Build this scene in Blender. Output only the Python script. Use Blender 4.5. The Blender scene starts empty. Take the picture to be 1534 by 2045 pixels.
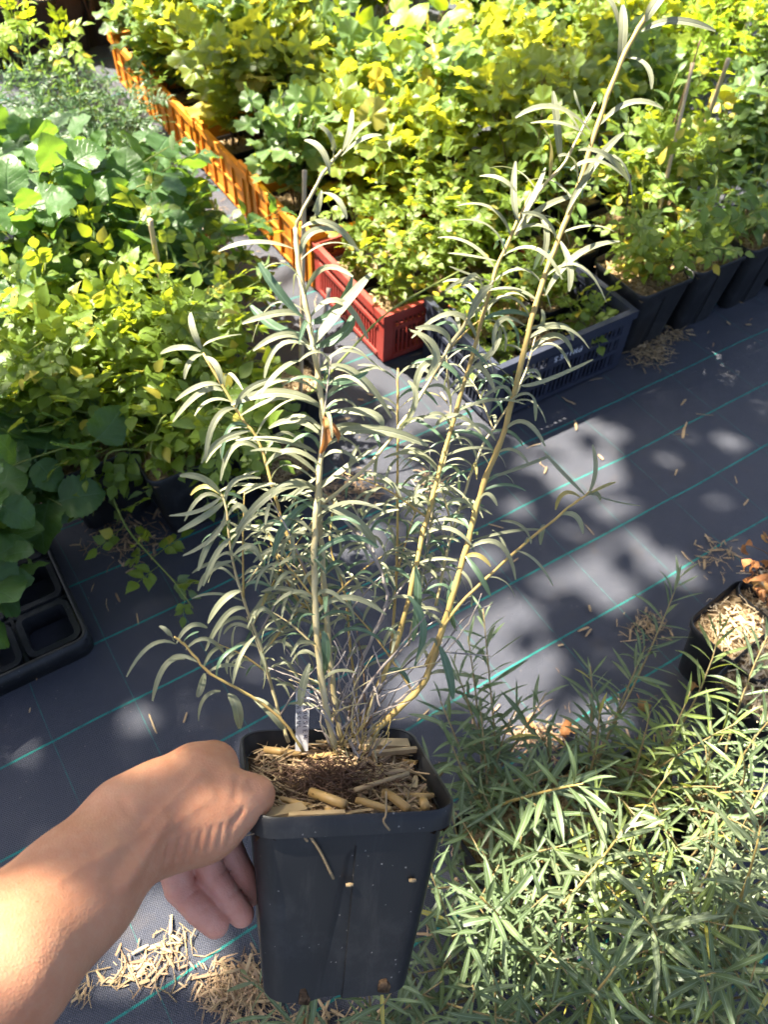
import bpy, math, random
import numpy as np
from mathutils import Vector, Matrix
random.seed(7); rng = np.random.default_rng(11)
SC = bpy.context.scene; COL = SC.collection
def N(v):
    v = np.asarray(v, float); return v/(np.linalg.norm(v)+1e-12)
# ------------------------------------------------------------------ camera
FPX = 1640.0; CX, CY = 767.0, 1022.5
R = np.array([[0.99873546, 0.05027398, 0.0], [0.03924109, -0.77955762, 0.62510004], [0.03142627, -0.62430958, -0.78054465]])
EYE = np.array([0, 0, 1.5])
cam_d = bpy.data.cameras.new('camera'); cam = bpy.data.objects.new('camera', cam_d); COL.objects.link(cam)
cam_d.sensor_fit = 'VERTICAL'; cam_d.sensor_height = 36; cam_d.lens = 36*FPX/2045
cam_d.clip_start = 0.05; cam_d.clip_end = 200
cm = Matrix.Identity(4)
for i in range(3):
    cm[i][0] = R[i, 0]; cm[i][1] = -R[i, 1]; cm[i][2] = -R[i, 2]; cm[i][3] = EYE[i]
cam.matrix_world = cm; SC.camera = cam
cam_d.dof.use_dof = True; cam_d.dof.focus_distance = 0.85; cam_d.dof.aperture_fstop = 9.0
# ------------------------------------------------------------------ light
SUN_AZ, SUN_EL = math.radians(152), math.radians(58)
S = np.array([math.cos(SUN_AZ)*math.cos(SUN_EL), math.sin(SUN_AZ)*math.cos(SUN_EL), math.sin(SUN_EL)])
W_ = bpy.data.worlds.new('World'); SC.world = W_; W_.use_nodes = True
nt = W_.node_tree; sky = nt.nodes.new('ShaderNodeTexSky'); sky.sky_type = 'NISHITA'; sky.sun_disc = False
sky.air_density = .65; sky.dust_density = 3.5; sky.ozone_density = .5; sky.sun_elevation = SUN_EL; sky.sun_rotation = math.radians(90)-SUN_AZ
nt.links.new(sky.outputs[0], nt.nodes['Background'].inputs[0]); nt.nodes['Background'].inputs[1].default_value = 0.065
sl = bpy.data.lights.new('sun', 'SUN'); sl.energy = 5.0; sl.angle = math.radians(0.7); sl.color = (1, 0.92, 0.77)
so = bpy.data.objects.new('sun', sl); COL.objects.link(so)
so.rotation_euler = Vector(S).to_track_quat('Z', 'Y').to_euler(); so.location = (-3, 2, 6)
SC.view_settings.view_transform = 'Standard'; SC.view_settings.look = 'None'; SC.view_settings.gamma = 1
SC.view_settings.use_curve_mapping = False; SC.view_settings.exposure = 2.55
SC.cycles.use_adaptive_sampling = True; SC.cycles.adaptive_threshold = .03
SC.cycles.max_bounces = 4; SC.cycles.diffuse_bounces = 2; SC.cycles.glossy_bounces = 2; SC.cycles.transmission_bounces = 2; SC.cycles.transparent_max_bounces = 3
SC.cycles.caustics_reflective = False; SC.cycles.caustics_refractive = False
# ------------------------------------------------------------------ helpers
def ray(px, py): return R @ np.array([(px-CX)/FPX, (py-CY)/FPX, 1.0])
def at_z(px, py, z=0.0):
    d = ray(px, py); return EYE + d*((z-EYE[2])/d[2])
def at_d(px, py, d): return EYE + ray(px, py)*d
def at_plane(px, py, o, n):
    d = ray(px, py); return EYE + d*(np.dot(o-EYE, n)/np.dot(d, n))
def depth(P): return (np.asarray(P)-EYE) @ R[:, 2]
def mk(name, V, F, mat, parent=None, uv=None, smooth=True, base=None, mesh_only=False):
    me = bpy.data.meshes.new(name)
    V = np.asarray(V, float)
    if base is not None: V = V - np.asarray(base)
    me.from_pydata(V.tolist(), [], F if isinstance(F, list) else F.tolist())
    if smooth: me.polygons.foreach_set('use_smooth', np.ones(len(me.polygons), bool))
    if uv is not None:
        L = me.uv_layers.new(name='UVMap'); idx = np.empty(len(me.loops), np.int32); me.loops.foreach_get('vertex_index', idx)
        L.data.foreach_set('uv', np.asarray(uv, np.float32)[idx].ravel())
    if mat is not None: me.materials.append(mat)
    if mesh_only: return me
    o = bpy.data.objects.new(name, me); COL.objects.link(o)
    if parent is not None: o.parent = parent
    return o
def add(name, me, parent=None, M=None):
    o = bpy.data.objects.new(name, me); COL.objects.link(o)
    if parent is not None: o.parent = parent
    if M is not None: o.matrix_basis = Matrix(np.asarray(M).tolist())
    return o
def thing(name, label, cat, loc=(0, 0, 0), rz=0, group=None):
    o = bpy.data.objects.new(name, None); COL.objects.link(o); o.empty_display_size = .02
    o.location = [float(v) for v in loc]; o.rotation_euler = (0, 0, rz); tag(o, label, cat, group); return o
def tag(o, label, cat, group=None):
    o['label'] = label; o['category'] = cat
    if group: o['group'] = group
    return o
def tube(pts, rad, sides=6, cap=True):
    P = np.asarray(pts, float); n = len(P); rad = np.broadcast_to(np.asarray(rad, float), (n,))
    T = np.gradient(P, axis=0); T /= np.linalg.norm(T, axis=1)[:, None]+1e-12
    up = np.array([0, 0, 1.]) if abs(T[0, 2]) < .9 else np.array([1., 0, 0])
    V = []
    for i in range(n):
        a = N(np.cross(T[i], up)); b = np.cross(T[i], a); up = -b if np.dot(-b, up) > 0 else b
        an = np.arange(sides)*2*math.pi/sides
        V.append(P[i] + rad[i]*(np.cos(an)[:, None]*a + np.sin(an)[:, None]*b))
    V = np.concatenate(V); F = []
    for i in range(n-1):
        for k in range(sides):
            k2 = (k+1) % sides; F.append([i*sides+k, i*sides+k2, (i+1)*sides+k2, (i+1)*sides+k])
    if cap: F.append(list(range(sides))[::-1]); F.append([(n-1)*sides+k for k in range(sides)])
    return V, F
def box(x0, x1, y0, y1, z0, z1):
    V = np.array([(x, y, z) for z in (z0, z1) for x, y in ((x0, y0), (x1, y0), (x1, y1), (x0, y1))], float)
    return V, [[3, 2, 1, 0], [4, 5, 6, 7], [0, 1, 5, 4], [1, 2, 6, 5], [2, 3, 7, 6], [3, 0, 4, 7]]
def merge(parts):
    Vs, Fs, o = [], [], 0
    for V, F in parts:
        Vs.append(np.asarray(V)); Fs += [[i+o for i in f] for f in F]; o += len(V)
    return np.concatenate(Vs), Fs
def catmull(pts, n=6):
    P = np.asarray(pts, float)
    if len(P) < 3: return np.array([P[0]+(P[-1]-P[0])*t for t in np.linspace(0, 1, n+1)])
    Q = np.vstack([2*P[0]-P[1], P, 2*P[-1]-P[-2]]); out = []
    for i in range(1, len(Q)-2):
        for t in np.linspace(0, 1, n, endpoint=False):
            a, b, c, d = Q[i-1:i+3]
            out.append(.5*((2*b)+(c-a)*t+(2*a-5*b+4*c-d)*t*t+(3*b-a-3*c+d)*t**3))
    out.append(P[-1]); return np.array(out)
def frame(x, z):
    x = N(x); y = N(np.cross(z, x)); z = np.cross(x, y); return np.stack([x, y, z], 1)
def mat4(Rm, t, s=1.0):
    M = np.eye(4); M[:3, :3] = Rm*s; M[:3, 3] = t; return M
# ------------------------------------------------------------------ materials
class G:
    def __init__(s, name):
        s.m = bpy.data.materials.new(name); s.m.use_nodes = True; s.t = s.m.node_tree; s.p = s.t.nodes['Principled BSDF']
        s.out = s.t.nodes['Material Output']
    def n(s, ty, **kw):
        o = s.t.nodes.new(ty)
        for k, v in kw.items():
            if hasattr(o, k): setattr(o, k, v)
        return o
    def l(s, a, b): s.t.links.new(a, b)
    def set(s, sock, v):
        if hasattr(v, 'is_output') or isinstance(v, bpy.types.NodeSocket): s.l(v, sock)
        else: sock.default_value = v
    def math(s, op, a, b=None, c=None, clamp=False):
        o = s.n('ShaderNodeMath', operation=op); o.use_clamp = clamp; s.set(o.inputs[0], a)
        if b is not None: s.set(o.inputs[1], b)
        if c is not None: s.set(o.inputs[2], c)
        return o.outputs[0]
    def mix(s, f, a, b, mode='MIX'):
        o = s.n('ShaderNodeMix', data_type='RGBA', blend_type=mode); s.set(o.inputs[0], f)
        s.set(o.inputs[6], a if not isinstance(a, tuple) else (*a, 1)[:4]); s.set(o.inputs[7], b if not isinstance(b, tuple) else (*b, 1)[:4])
        return o.outputs[2]
    def ramp(s, f, lo, hi):
        o = s.n('ShaderNodeMapRange'); s.set(o.inputs[0], f); o.inputs[1].default_value = lo; o.inputs[2].default_value = hi
        return o.outputs[0]
    def noise(s, scale, vec=None, det=3.0, rough=.55):
        o = s.n('ShaderNodeTexNoise'); o.inputs['Scale'].default_value = scale; o.inputs['Detail'].default_value = det
        o.inputs['Roughness'].default_value = rough
        if vec is not None: s.l(vec, o.inputs['Vector'])
        return o.outputs[0]
    def obj(s): return s.n('ShaderNodeTexCoord').outputs['Object']
    def bump(s, h, st=.3, d=.001):
        o = s.n('ShaderNodeBump'); o.inputs['Strength'].default_value = st; o.inputs['Distance'].default_value = d
        s.l(h, o.inputs['Height']); s.l(o.outputs[0], s.p.inputs['Normal']); return o.outputs[0]
    def rnd(s):
        a = s.n('ShaderNodeObjectInfo').outputs['Random']; b = s.n('ShaderNodeNewGeometry').outputs['Random Per Island']
        return s.math('FRACT', s.math('ADD', s.math('MULTIPLY', a, 7.31), s.math('MULTIPLY', b, 3.77)))
def leaf_mat(name, top, under, trans, yellow=(.55, .42, .04), yf=.05, veins=7, vs=.35, tf=.4, rough=.42, vary=.35, bumpd=.0006):
    g = G(name); r = g.rnd(); r2 = g.math('FRACT', g.math('MULTIPLY', r, 17.7)); r3 = g.math('FRACT', g.math('MULTIPLY', r, 43.1))
    uv = g.n('ShaderNodeUVMap').outputs[0]; sx = g.n('ShaderNodeSeparateXYZ'); g.l(uv, sx.inputs[0])
    u = g.math('ABSOLUTE', sx.outputs[0]); v = sx.outputs[1]
    mid = g.math('SUBTRACT', 1.0, g.math('MULTIPLY', u, 14.0 if veins else 4.5), clamp=True)
    sv = g.math('ABSOLUTE', g.math('SUBTRACT', g.math('FRACT', g.math('SUBTRACT', g.math('MULTIPLY', v, float(veins)), g.math('MULTIPLY', u, veins*.32))), .5))
    side = g.math('SUBTRACT', 1.0, g.math('MULTIPLY', sv, 9.0), clamp=True)
    vein = g.math('MAXIMUM', mid, g.math('MULTIPLY', side, .55 if veins else 0.0))
    c = g.mix(g.math('MULTIPLY', r, vary), top, tuple(min(1, k*2.0+.02*(i == 0)) for i, k in enumerate(top)))
    c = g.mix(g.math('MULTIPLY', g.ramp(r3, .5, 1.0), vary), c, tuple(k*.55 for k in top))
    nz = g.noise(90.0, g.obj(), 2)
    c = g.mix(g.math('MULTIPLY', g.ramp(nz, .42, .72), .30), c, tuple(min(1, k*1.7+.03) for k in top))
    c = g.mix(g.math('GREATER_THAN', r2, 1-yf), c, yellow)
    c = g.mix(g.math('MULTIPLY', vein, vs), c, tuple(min(1, k*1.6+.10) for k in top))
    bf = g.n('ShaderNodeNewGeometry').outputs['Backfacing']
    cu = g.mix(g.math('MULTIPLY', vein, vs*.8), under, tuple(min(1, k*1.25) for k in under))
    cc = g.mix(bf, c, cu)
    g.l(cc, g.p.inputs['Base Color']); g.p.inputs['Roughness'].default_value = rough; g.p.inputs['Specular IOR Level'].default_value = .45
    nrm = g.bump(g.math('ADD', g.math('MULTIPLY', vein, -1.0), g.math('MULTIPLY', nz, .6)), .5, bumpd)
    tr = g.n('ShaderNodeBsdfTranslucent'); tc = g.mix(g.math('GREATER_THAN', r2, 1-yf), trans, yellow)
    g.l(tc, tr.inputs[0]); mx = g.n('ShaderNodeMixShader'); mx.inputs[0].default_value = tf
    g.l(g.p.outputs[0], mx.inputs[1]); g.l(tr.outputs[0], mx.inputs[2]); g.l(mx.outputs[0], g.out.inputs[0]); return g.m
def plain(name, c1, c2, scale=30, rough=.6, spec=.4, bumpst=.3, bumpd=.001, rand=.3, det=4, lo=.35, hi=.7):
    g = G(name); nz = g.noise(scale, g.obj(), det); c = g.mix(g.ramp(nz, lo, hi), c1, c2)
    if rand: c = g.mix(g.math('MULTIPLY', g.rnd(), rand), c, tuple(k*.4 for k in c1))
    g.l(c, g.p.inputs['Base Color']); g.p.inputs['Roughness'].default_value = rough; g.p.inputs['Specular IOR Level'].default_value = spec
    g.bump(nz, bumpst, bumpd); return g.m
M = {}
M['rose'] = leaf_mat('rose_leaf', (.095, .155, .018), (.15, .22, .09), (.50, .58, .025), yf=.05, yellow=(.46, .40, .05), veins=7)
M['hazel'] = leaf_mat('hazel_leaf', (.055, .118, .034), (.15, .22, .10), (.22, .38, .03), yf=.015, veins=8, vs=.28, vary=.3, bumpd=.0025, rough=.4)
M['currant'] = leaf_mat('currant_leaf', (.115, .18, .034), (.22, .28, .10), (.68, .67, .035), yf=.05, yellow=(.38, .34, .07), veins=5, vs=.4, tf=.5)
M['currant_dark'] = leaf_mat('currant_leaf_green', (.085, .15, .045), (.18, .25, .13), (.38, .50, .06), yf=.04, veins=5)
M['oval'] = leaf_mat('oval_leaf', (.105, .165, .020), (.18, .24, .08), (.52, .60, .025), yf=.07, veins=6)
M['pointed'] = leaf_mat('pointed_leaf', (.085, .155, .035), (.17, .24, .09), (.40, .52, .04), yf=.04, veins=8)
M['lime'] = leaf_mat('lime_leaf', (.16, .26, .018), (.25, .34, .05), (.60, .70, .02), yf=.02, veins=5, vs=.25, bumpd=.001, tf=.45)
M['buck'] = leaf_mat('buckthorn_leaf', (.080, .120, .052), (.29, .30, .17), (.24, .30, .07), yf=.01, yellow=(.42, .36, .07), veins=0, vs=1.0, tf=.25, rough=.4, vary=.4)
M['hero'] = leaf_mat('hero_leaf_silver', (.215, .225, .140), (.34, .345, .245), (.31, .33, .13), yf=.03, yellow=(.4, .33, .10), veins=0, vs=.55, tf=.28, rough=.5, vary=.4)
M['hero_green'] = leaf_mat('hero_leaf_green', (.085, .145, .085), (.34, .35, .24), (.2, .3, .1), yf=0, veins=0, vs=.6, tf=.22, rough=.38, vary=.25)
M['herb'] = leaf_mat('herb_leaf', (.05, .11, .04), (.10, .16, .07), (.18, .30, .05), yf=.01, veins=0, vs=.3)
M['dry'] = leaf_mat('dry_leaf', (.30, .13, .045), (.40, .20, .09), (.5, .22, .06), yf=.3, yellow=(.42, .24, .08), veins=6, vs=.2, rough=.7)
M['treeleaf'] = leaf_mat('tree_leaf', (.05, .11, .02), (.10, .16, .05), (.22, .34, .03), yf=0)
M['stem_green'] = plain('green_stem', (.16, .22, .04), (.26, .26, .06), 60)
M['stem_brown'] = plain('brown_stem', (.09, .05, .03), (.20, .12, .06), 80)
M['stem_hero'] = plain('hero_stem', (.52, .38, .12), (.42, .27, .09), 45, rough=.55, bumpst=.5)
M['stem_pale'] = plain('hero_stem_pale', (.55, .48, .27), (.44, .33, .14), 45, rough=.55, bumpst=.5)
M['twig'] = plain('grey_twig', (.42, .37, .33), (.22, .17, .14), 70, rough=.7, bumpst=.6)
M['stem_buck'] = plain('buckthorn_stem', (.24, .17, .06), (.30, .24, .12), 60)
M['straw'] = plain('straw', (.50, .36, .19), (.34, .23, .12), 75, rough=.6, rand=.75, bumpst=.5)
M['straw_pale'] = plain('pale_straw', (.68, .54, .34), (.52, .40, .24), 75, rough=.6, rand=.5, bumpst=.5)
M['reed'] = plain('reed', (.50, .31, .11), (.38, .26, .11), 70, rough=.45, rand=.45)
M['chip'] = plain('wood_chip', (.36, .22, .12), (.55, .40, .25), 70, rough=.8, rand=.7, bumpst=.5)
M['soil'] = plain('soil', (.06, .036, .021), (.15, .095, .055), 120, rough=.95, spec=.1, bumpst=1, bumpd=.006, rand=0)
M['mulch'] = plain('mulch_base', (.16, .10, .05), (.42, .30, .16), 90, rough=.9, spec=.1, bumpst=1, bumpd=.008, rand=0)
M['root'] = plain('root_fibre', (.13, .075, .05), (.22, .14, .10), 90, rough=.9, spec=.1)
M['bamboo'] = plain('bamboo', (.55, .42, .26), (.42, .30, .18), 18, rough=.5, rand=.2)
M['white'] = plain('tag_white', (.80, .81, .84), (.74, .75, .78), 60, rough=.45, rand=0, bumpst=.05)
M['ink'] = plain('ink', (.05, .05, .09), (.09, .09, .14), 300, rough=.6, rand=0)
M['orange'] = plain('orange_plastic', (.75, .26, .015), (.66, .21, .015), 14, rough=.42, spec=.4, rand=.12, bumpst=.1)
M['red'] = plain('red_plastic', (.42, .055, .035), (.34, .045, .03), 12, rough=.45, rand=0, bumpst=.1)
M['blue'] = plain('navy_plastic', (.030, .036, .058), (.055, .06, .08), 25, rough=.5, rand=0, bumpst=.1)
def crate_plastic(name, c1, fade, dirt):
    g = G(name); o = g.obj(); c = g.mix(g.ramp(g.noise(11, o, 5, .65), .4, .7), c1, fade)
    c = g.mix(g.math('MULTIPLY', g.ramp(g.noise(38, o, 6, .75), .52, .72), .55), c, dirt)
    mp = g.n('ShaderNodeMapping'); mp.inputs['Scale'].default_value = (9, 160, 160); g.l(o, mp.inputs['Vector'])
    c = g.mix(g.math('MULTIPLY', g.ramp(g.noise(1.0, mp.outputs[0], 3), .62, .72), .35), c, tuple(min(1, k*1.5+.05) for k in fade))
    g.l(c, g.p.inputs['Base Color']); g.p.inputs['Roughness'].default_value = .5; g.bump(g.noise(120, o, 4), .3, .0006); return g.m
M['orange'] = crate_plastic('orange_plastic', (.76, .25, .012), (.66, .24, .03), (.30, .13, .04)); M['red'] = crate_plastic('red_plastic', (.33, .036, .024), (.32, .06, .045), (.17, .06, .045)); M['blue'] = crate_plastic('navy_plastic', (.020, .025, .046), (.034, .039, .06), (.06, .056, .055))
def pot_material():
    g = G('black_plastic'); o = g.obj()
    nz = g.noise(9, o, 5); c = g.mix(g.ramp(nz, .45, .75), (.010, .0105, .012), (.021, .0215, .024))
    sp = g.n('ShaderNodeTexVoronoi'); sp.inputs['Scale'].default_value = 150; g.l(o, sp.inputs['Vector'])
    k = g.math('LESS_THAN', sp.outputs['Distance'], g.math('MULTIPLY', g.noise(70, o, 2), .20))
    sel = g.math('MULTIPLY', k, g.math('GREATER_THAN', g.noise(33, o), .55))
    c = g.mix(g.math('MULTIPLY', sel, .7), c, (.30, .28, .26))
    c = g.mix(g.math('MULTIPLY', g.ramp(g.noise(13, o, 6, .7), .52, .72), .5), c, (.058, .058, .06))
    mp = g.n('ShaderNodeMapping'); mp.inputs['Scale'].default_value = (60, 60, 5); g.l(o, mp.inputs['Vector']); c = g.mix(g.math('MULTIPLY', g.ramp(g.noise(1.0, mp.outputs[0], 5, .7), .54, .8), .4), c, (.065, .062, .06))
    g.l(c, g.p.inputs['Base Color']); g.l(g.ramp(nz, -1.0, 2.2), g.p.inputs['Roughness']); g.p.inputs['Specular IOR Level'].default_value = .45
    g.bump(g.noise(300, o, 3), .12, .0006); return g.m
M['pot'] = pot_material()
# ------------------------------------------------------------------ ground fabric
eB = np.array([-.574, .819, 0]); eA = np.array([.827, .563, 0]); O0 = np.array([.256, 1.502, 0]); YAW = math.atan2(eA[1], eA[0])
def AB(a, b, z=0.0): return O0 + a*eA + b*eB + np.array([0, 0, z])
def fabric():
    g = G('ground_fabric'); o = g.n('ShaderNodeNewGeometry').outputs['Position']
    warp = g.n('ShaderNodeTexNoise'); warp.inputs['Scale'].default_value = 2.2; warp.inputs['Detail'].default_value = 2; g.l(o, warp.inputs['Vector'])
    sp = g.n('ShaderNodeSeparateXYZ'); g.l(o, sp.inputs[0])
    wx = g.n('ShaderNodeSeparateColor'); g.l(warp.outputs[1], wx.inputs[0])
    th = math.radians(34.25); tb = math.radians(125.05)
    def lin(cx, cy, wob): return g.math('ADD', g.math('ADD', g.math('MULTIPLY', sp.outputs[0], cx), g.math('MULTIPLY', sp.outputs[1], cy)), g.math('MULTIPLY', g.math('SUBTRACT', wob, .5), .022))
    uA = lin(-math.sin(th), math.cos(th), wx.outputs[0]); uB = lin(-math.sin(tb), math.cos(tb), wx.outputs[1])
    def line(u, ph, per, w): return g.math('MULTIPLY', g.math('ABSOLUTE', g.math('SUBTRACT', g.math('FRACT', g.math('ADD', g.math('DIVIDE', g.math('SUBTRACT', u, ph), per), .5)), .5)), per)
    dA = line(uA, .516, .1617, 0); dB = line(uB, -.018, .1605, 0)
    tw = g.math('SINE', g.math('MULTIPLY', uB, 1900.0)); tw2 = g.math('SINE', g.math('MULTIPLY', uA, 1500.0))
    lA = g.math('LESS_THAN', g.math('SUBTRACT', dA, g.math('MULTIPLY', tw, .0005)), .0021)
    lB = g.math('LESS_THAN', dB, .0010)
    wA = g.math('SINE', g.math('MULTIPLY', uA, 2*math.pi/.0050)); wB = g.math('SINE', g.math('MULTIPLY', uB, 2*math.pi/.0042))
    weave = g.math('MULTIPLY', wA, wB)
    big = g.noise(1.7, o, 5, .6); fine = g.noise(14, o, 5, .65)
    c = g.mix(g.ramp(big, .35, .7), (.010, .0135, .026), (.017, .0215, .037))
    c = g.mix(g.math('MULTIPLY', g.ramp(fine, .5, .8), .45), c, (.075, .073, .075))
    c = g.mix(g.math('MULTIPLY', g.ramp(weave, -.2, .6), .85), c, (.052, .055, .080)); c = g.mix(g.math('MULTIPLY', g.ramp(weave, -.2, -.9), .8), c, (.004, .005, .010))
    spk = g.n('ShaderNodeTexVoronoi'); spk.inputs['Scale'].default_value = 45; g.l(o, spk.inputs['Vector'])
    c = g.mix(g.math('MULTIPLY', g.math('LESS_THAN', spk.outputs['Distance'], .05), .5), c, (.30, .26, .22))
    stain = g.noise(5.5, o, 6, .7); c = g.mix(g.math('MULTIPLY', g.ramp(stain, .56, .74), .5), c, (.062, .046, .034))
    fray = g.ramp(g.noise(60, o, 3), .25, .6)
    c = g.mix(g.math('MULTIPLY', g.math('MULTIPLY', lB, fray), .7), c, (.004, .14, .125)); c = g.mix(g.math('MULTIPLY', g.math('MULTIPLY', lA, g.ramp(fray, -.6, .8)), .92), c, (.002, .20, .17))
    g.l(c, g.p.inputs['Base Color'])
    rg = g.math('ADD', g.math('ADD', .45, g.math('MULTIPLY', fine, .22)), g.math('MULTIPLY', lA, .3)); g.l(rg, g.p.inputs['Roughness']); g.p.inputs['Specular IOR Level'].default_value = .55
    g.p.inputs['Sheen Weight'].default_value = .06; g.p.inputs['Sheen Roughness'].default_value = .6
    h = g.math('ADD', g.math('ADD', g.math('MULTIPLY', weave, .0008), g.math('MULTIPLY', g.noise(9, o, 4), .006)), g.math('ADD', g.math('MULTIPLY', big, .02), g.math('MULTIPLY', g.math('ADD', lA, lB), .0007)))
    b = g.n('ShaderNodeBump'); b.inputs['Strength'].default_value = .8; b.inputs['Distance'].default_value = 1.0
    g.l(h, b.inputs['Height']); g.l(b.outputs[0], g.p.inputs['Normal']); return g.m
V, F = [], []
xs = np.concatenate([[-40, -10], np.linspace(-3, 3, 61), [10, 40]]); ys = np.concatenate([[-40, -8], np.linspace(-1, 5, 61), [12, 40]])
for y in ys:
    for x in xs:
        inside = -2.9 < x < 2.9 and -.9 < y < 4.9
        V.append((x, y, (math.sin(x*5.1+y*2.3)+math.sin(y*7.7-x*3.1)+math.sin(x*13+1)*math.sin(y*11))*.0012 if inside else 0))
nx = len(xs)
for j in range(len(ys)-1):
    for i in range(nx-1): F.append([j*nx+i, j*nx+i+1, (j+1)*nx+i+1, (j+1)*nx+i])
gr = mk('ground', V, F, fabric()); gr['kind'] = 'structure'
# ------------------------------------------------------------------ leaf shapes
def half(ws):
    ws = np.asarray(ws, float)
    return lambda t: np.interp(t, np.linspace(0, 1, len(ws)), ws)
OVATE = half([0, .62, .93, 1, .92, .74, .48, .2, 0]); LANCE = half([.12, .55, .85, 1, 1, .92, .74, .45, .05]); NARROW = half([.25, .65, .9, 1, 1, 1, .93, .75, .3])
ROUND = half([.45, .82, .96, 1, 1, .96, .86, .68, .40, .05]); HEART = half([.35, .9, 1, .98, .9, .77, .58, .32, 0])
def blade(L, Wd, prof, segs=8, cols=2, curl=.2, fold=.15, ser=0.0, wave=0.0, petiole=0.0, twist=0.0, sr=None):
    """leaf blade along +x, normal +z"""
    V, UV, F = [], [], []; us = np.linspace(-1, 1, cols+1); sr = sr or random
    ang = 0; x = petiole; z = 0; px = 0
    for i in range(segs+1):
        t = i/segs; hw = prof(t)*Wd/2
        if ser and 0 < i < segs: hw *= 1 + ser*(1 if i % 2 else -1)*.5 + sr.uniform(-ser, ser)*.3
        tw = twist*t
        for u in us:
            y = u*hw; zz = z + abs(u)*hw*fold + wave*hw*math.sin(t*15+u*2.5)*abs(u)
            V.append((x, y*math.cos(tw)-(zz-z)*math.sin(tw), z+(zz-z)*math.cos(tw)+y*math.sin(tw))); UV.append((u, t))
        ang -= curl/segs*2*(.3+t); x += math.cos(ang)*L/segs; z += math.sin(ang)*L/segs
    n = cols+1
    for i in range(segs):
        for k in range(cols): F.append([i*n+k, (i+1)*n+k, (i+1)*n+k+1, i*n+k+1])
    if petiole:
        b = len(V); w = max(.0007, Wd*.02)
        V += [(0, -w, 0), (0, w, 0), (petiole+L*.1, -w, .0004), (petiole+L*.1, w, .0004)]; UV += [(0, 0)]*4; F.append([b, b+2, b+3, b+1])
    return np.array(V), F, np.array(UV)
def lobed(Rr, petiole, sr, nl=5):
    V, UV, F = [(petiole+Rr*.35, 0, 0)], [(0, .2)], []; n = 30
    for ring in (.5, 1.0):
        for k in range(n):
            a = math.pi - 2*math.pi*(k+.5)/n
            lobe = .68 + .24*abs(math.cos(a*1.5))**.7 + .12*max(0, math.cos(a))
            if abs(abs(a)-math.pi) < .25: lobe *= .62
            r = Rr*.72*ring*lobe*(1+(.07*(1 if k % 2 else -1) + sr.uniform(-.05, .05))*(ring == 1))
            x = petiole+Rr*.35 + r*math.cos(a); y = r*math.sin(a)*1.08
            V.append((x, y, sr.uniform(-.05, .05)*Rr*ring + .10*Rr*math.sin(a*5+1)*ring - .15*Rr*ring*max(0, math.cos(a)))); UV.append((y/Rr*1.3, (x-petiole)/Rr))
    for k in range(n):
        k2 = (k+1) % n; F.append([0, 1+k2, 1+k]); F.append([1+k, 1+k2, 1+n+k2, 1+n+k])
    b = len(V); w = .0009; V += [(0, -w, 0), (0, w, 0), (petiole+Rr*.35, -w, .001), (petiole+Rr*.35, w, .001)]; UV += [(0, 0)]*4; F.append([b, b+2, b+3, b+1])
    return np.array(V, float), F, np.array(UV)
def compound(n, L, ll, lw, sr, prof=OVATE):
    parts = []; uvs = []; vs, fs, off = [], [], 0
    def put(Vv, Ff, Uu, Rm, t):
        nonlocal off
        vs.append(Vv @ Rm.T + t); fs.extend([[i+off for i in f] for f in Ff]); uvs.append(Uu); off += len(Vv)
    rad = np.array([[L*t, 0, -.10*L*t*t] for t in np.linspace(0, 1, 5)]); Vt, Ft = tube(rad, .0009, 3, False); put(Vt, Ft, np.zeros((len(Vt), 2)), np.eye(3), 0)
    spots = [(1.0, 0)]
    for i in range((n-1)//2):
        x = .42 + .5*i/max(1, (n-1)//2-.15) if n > 3 else .55
        spots += [(x, 1), (x, -1)]
    for x, s in spots:
        l = ll*(1.12 if s == 0 else sr.uniform(.8, 1.02)); b = blade(l, lw*sr.uniform(.9, 1.1), prof, 7, 2, sr.uniform(.1, .5), sr.uniform(.1, .35), .10, .06, l*.06, 0, sr)
        az = s*math.radians(sr.uniform(50, 72)); roll = sr.uniform(-.35, .35); pit = sr.uniform(-.3, .25)
        d = np.array([math.cos(az)*math.cos(pit), math.sin(az)*math.cos(pit), math.sin(pit)]); Rm = frame(d, N([0, math.sin(roll), math.cos(roll)]))
        put(*b, Rm, np.array([L*x, 0, -.10*L*x*x]))
    return np.concatenate(vs), fs, np.concatenate(uvs)
class Kind:
    def __init__(s, name, mat, shapes):
        s.sh = shapes; s.mat = mat; s.me = [mk(name, v, f, mat, uv=u, mesh_only=True) for v, f, u in shapes]
q = random.Random(3)
K = {}
K['rose'] = Kind('leaf', M['rose'], [compound(random.choice([5, 5, 7]), q.uniform(.065, .085), q.uniform(.036, .046), q.uniform(.022, .029), q) for _ in range(7)])
K['hazel'] = Kind('leaf', M['hazel'], [blade(.115*s, .112*s, ROUND, 18, 4, q.uniform(.2, .7), q.uniform(.0, .25), .10, .10, .012, q.uniform(-.3, .3), q) for s in (.9, .75, 1.0, .85, .65, 1.05)])
K['currant'] = Kind('leaf', M['currant'], [lobed(q.uniform(.05, .066), q.uniform(.02, .035), q) for _ in range(7)])
K['currant_dark'] = Kind('leaf', M['currant_dark'], K['currant'].sh)
K['oval'] = Kind('leaf', M['oval'], [blade(q.uniform(.03, .042), q.uniform(.019, .025), OVATE, 7, 2, q.uniform(.2, .7), .2, 0, .05, .004, 0, q) for _ in range(6)])
K['ovalc'] = Kind('leaf', M['oval'], [compound(5, q.uniform(.04, .055), q.uniform(.024, .03), q.uniform(.018, .021), q) for _ in range(6)])
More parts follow.
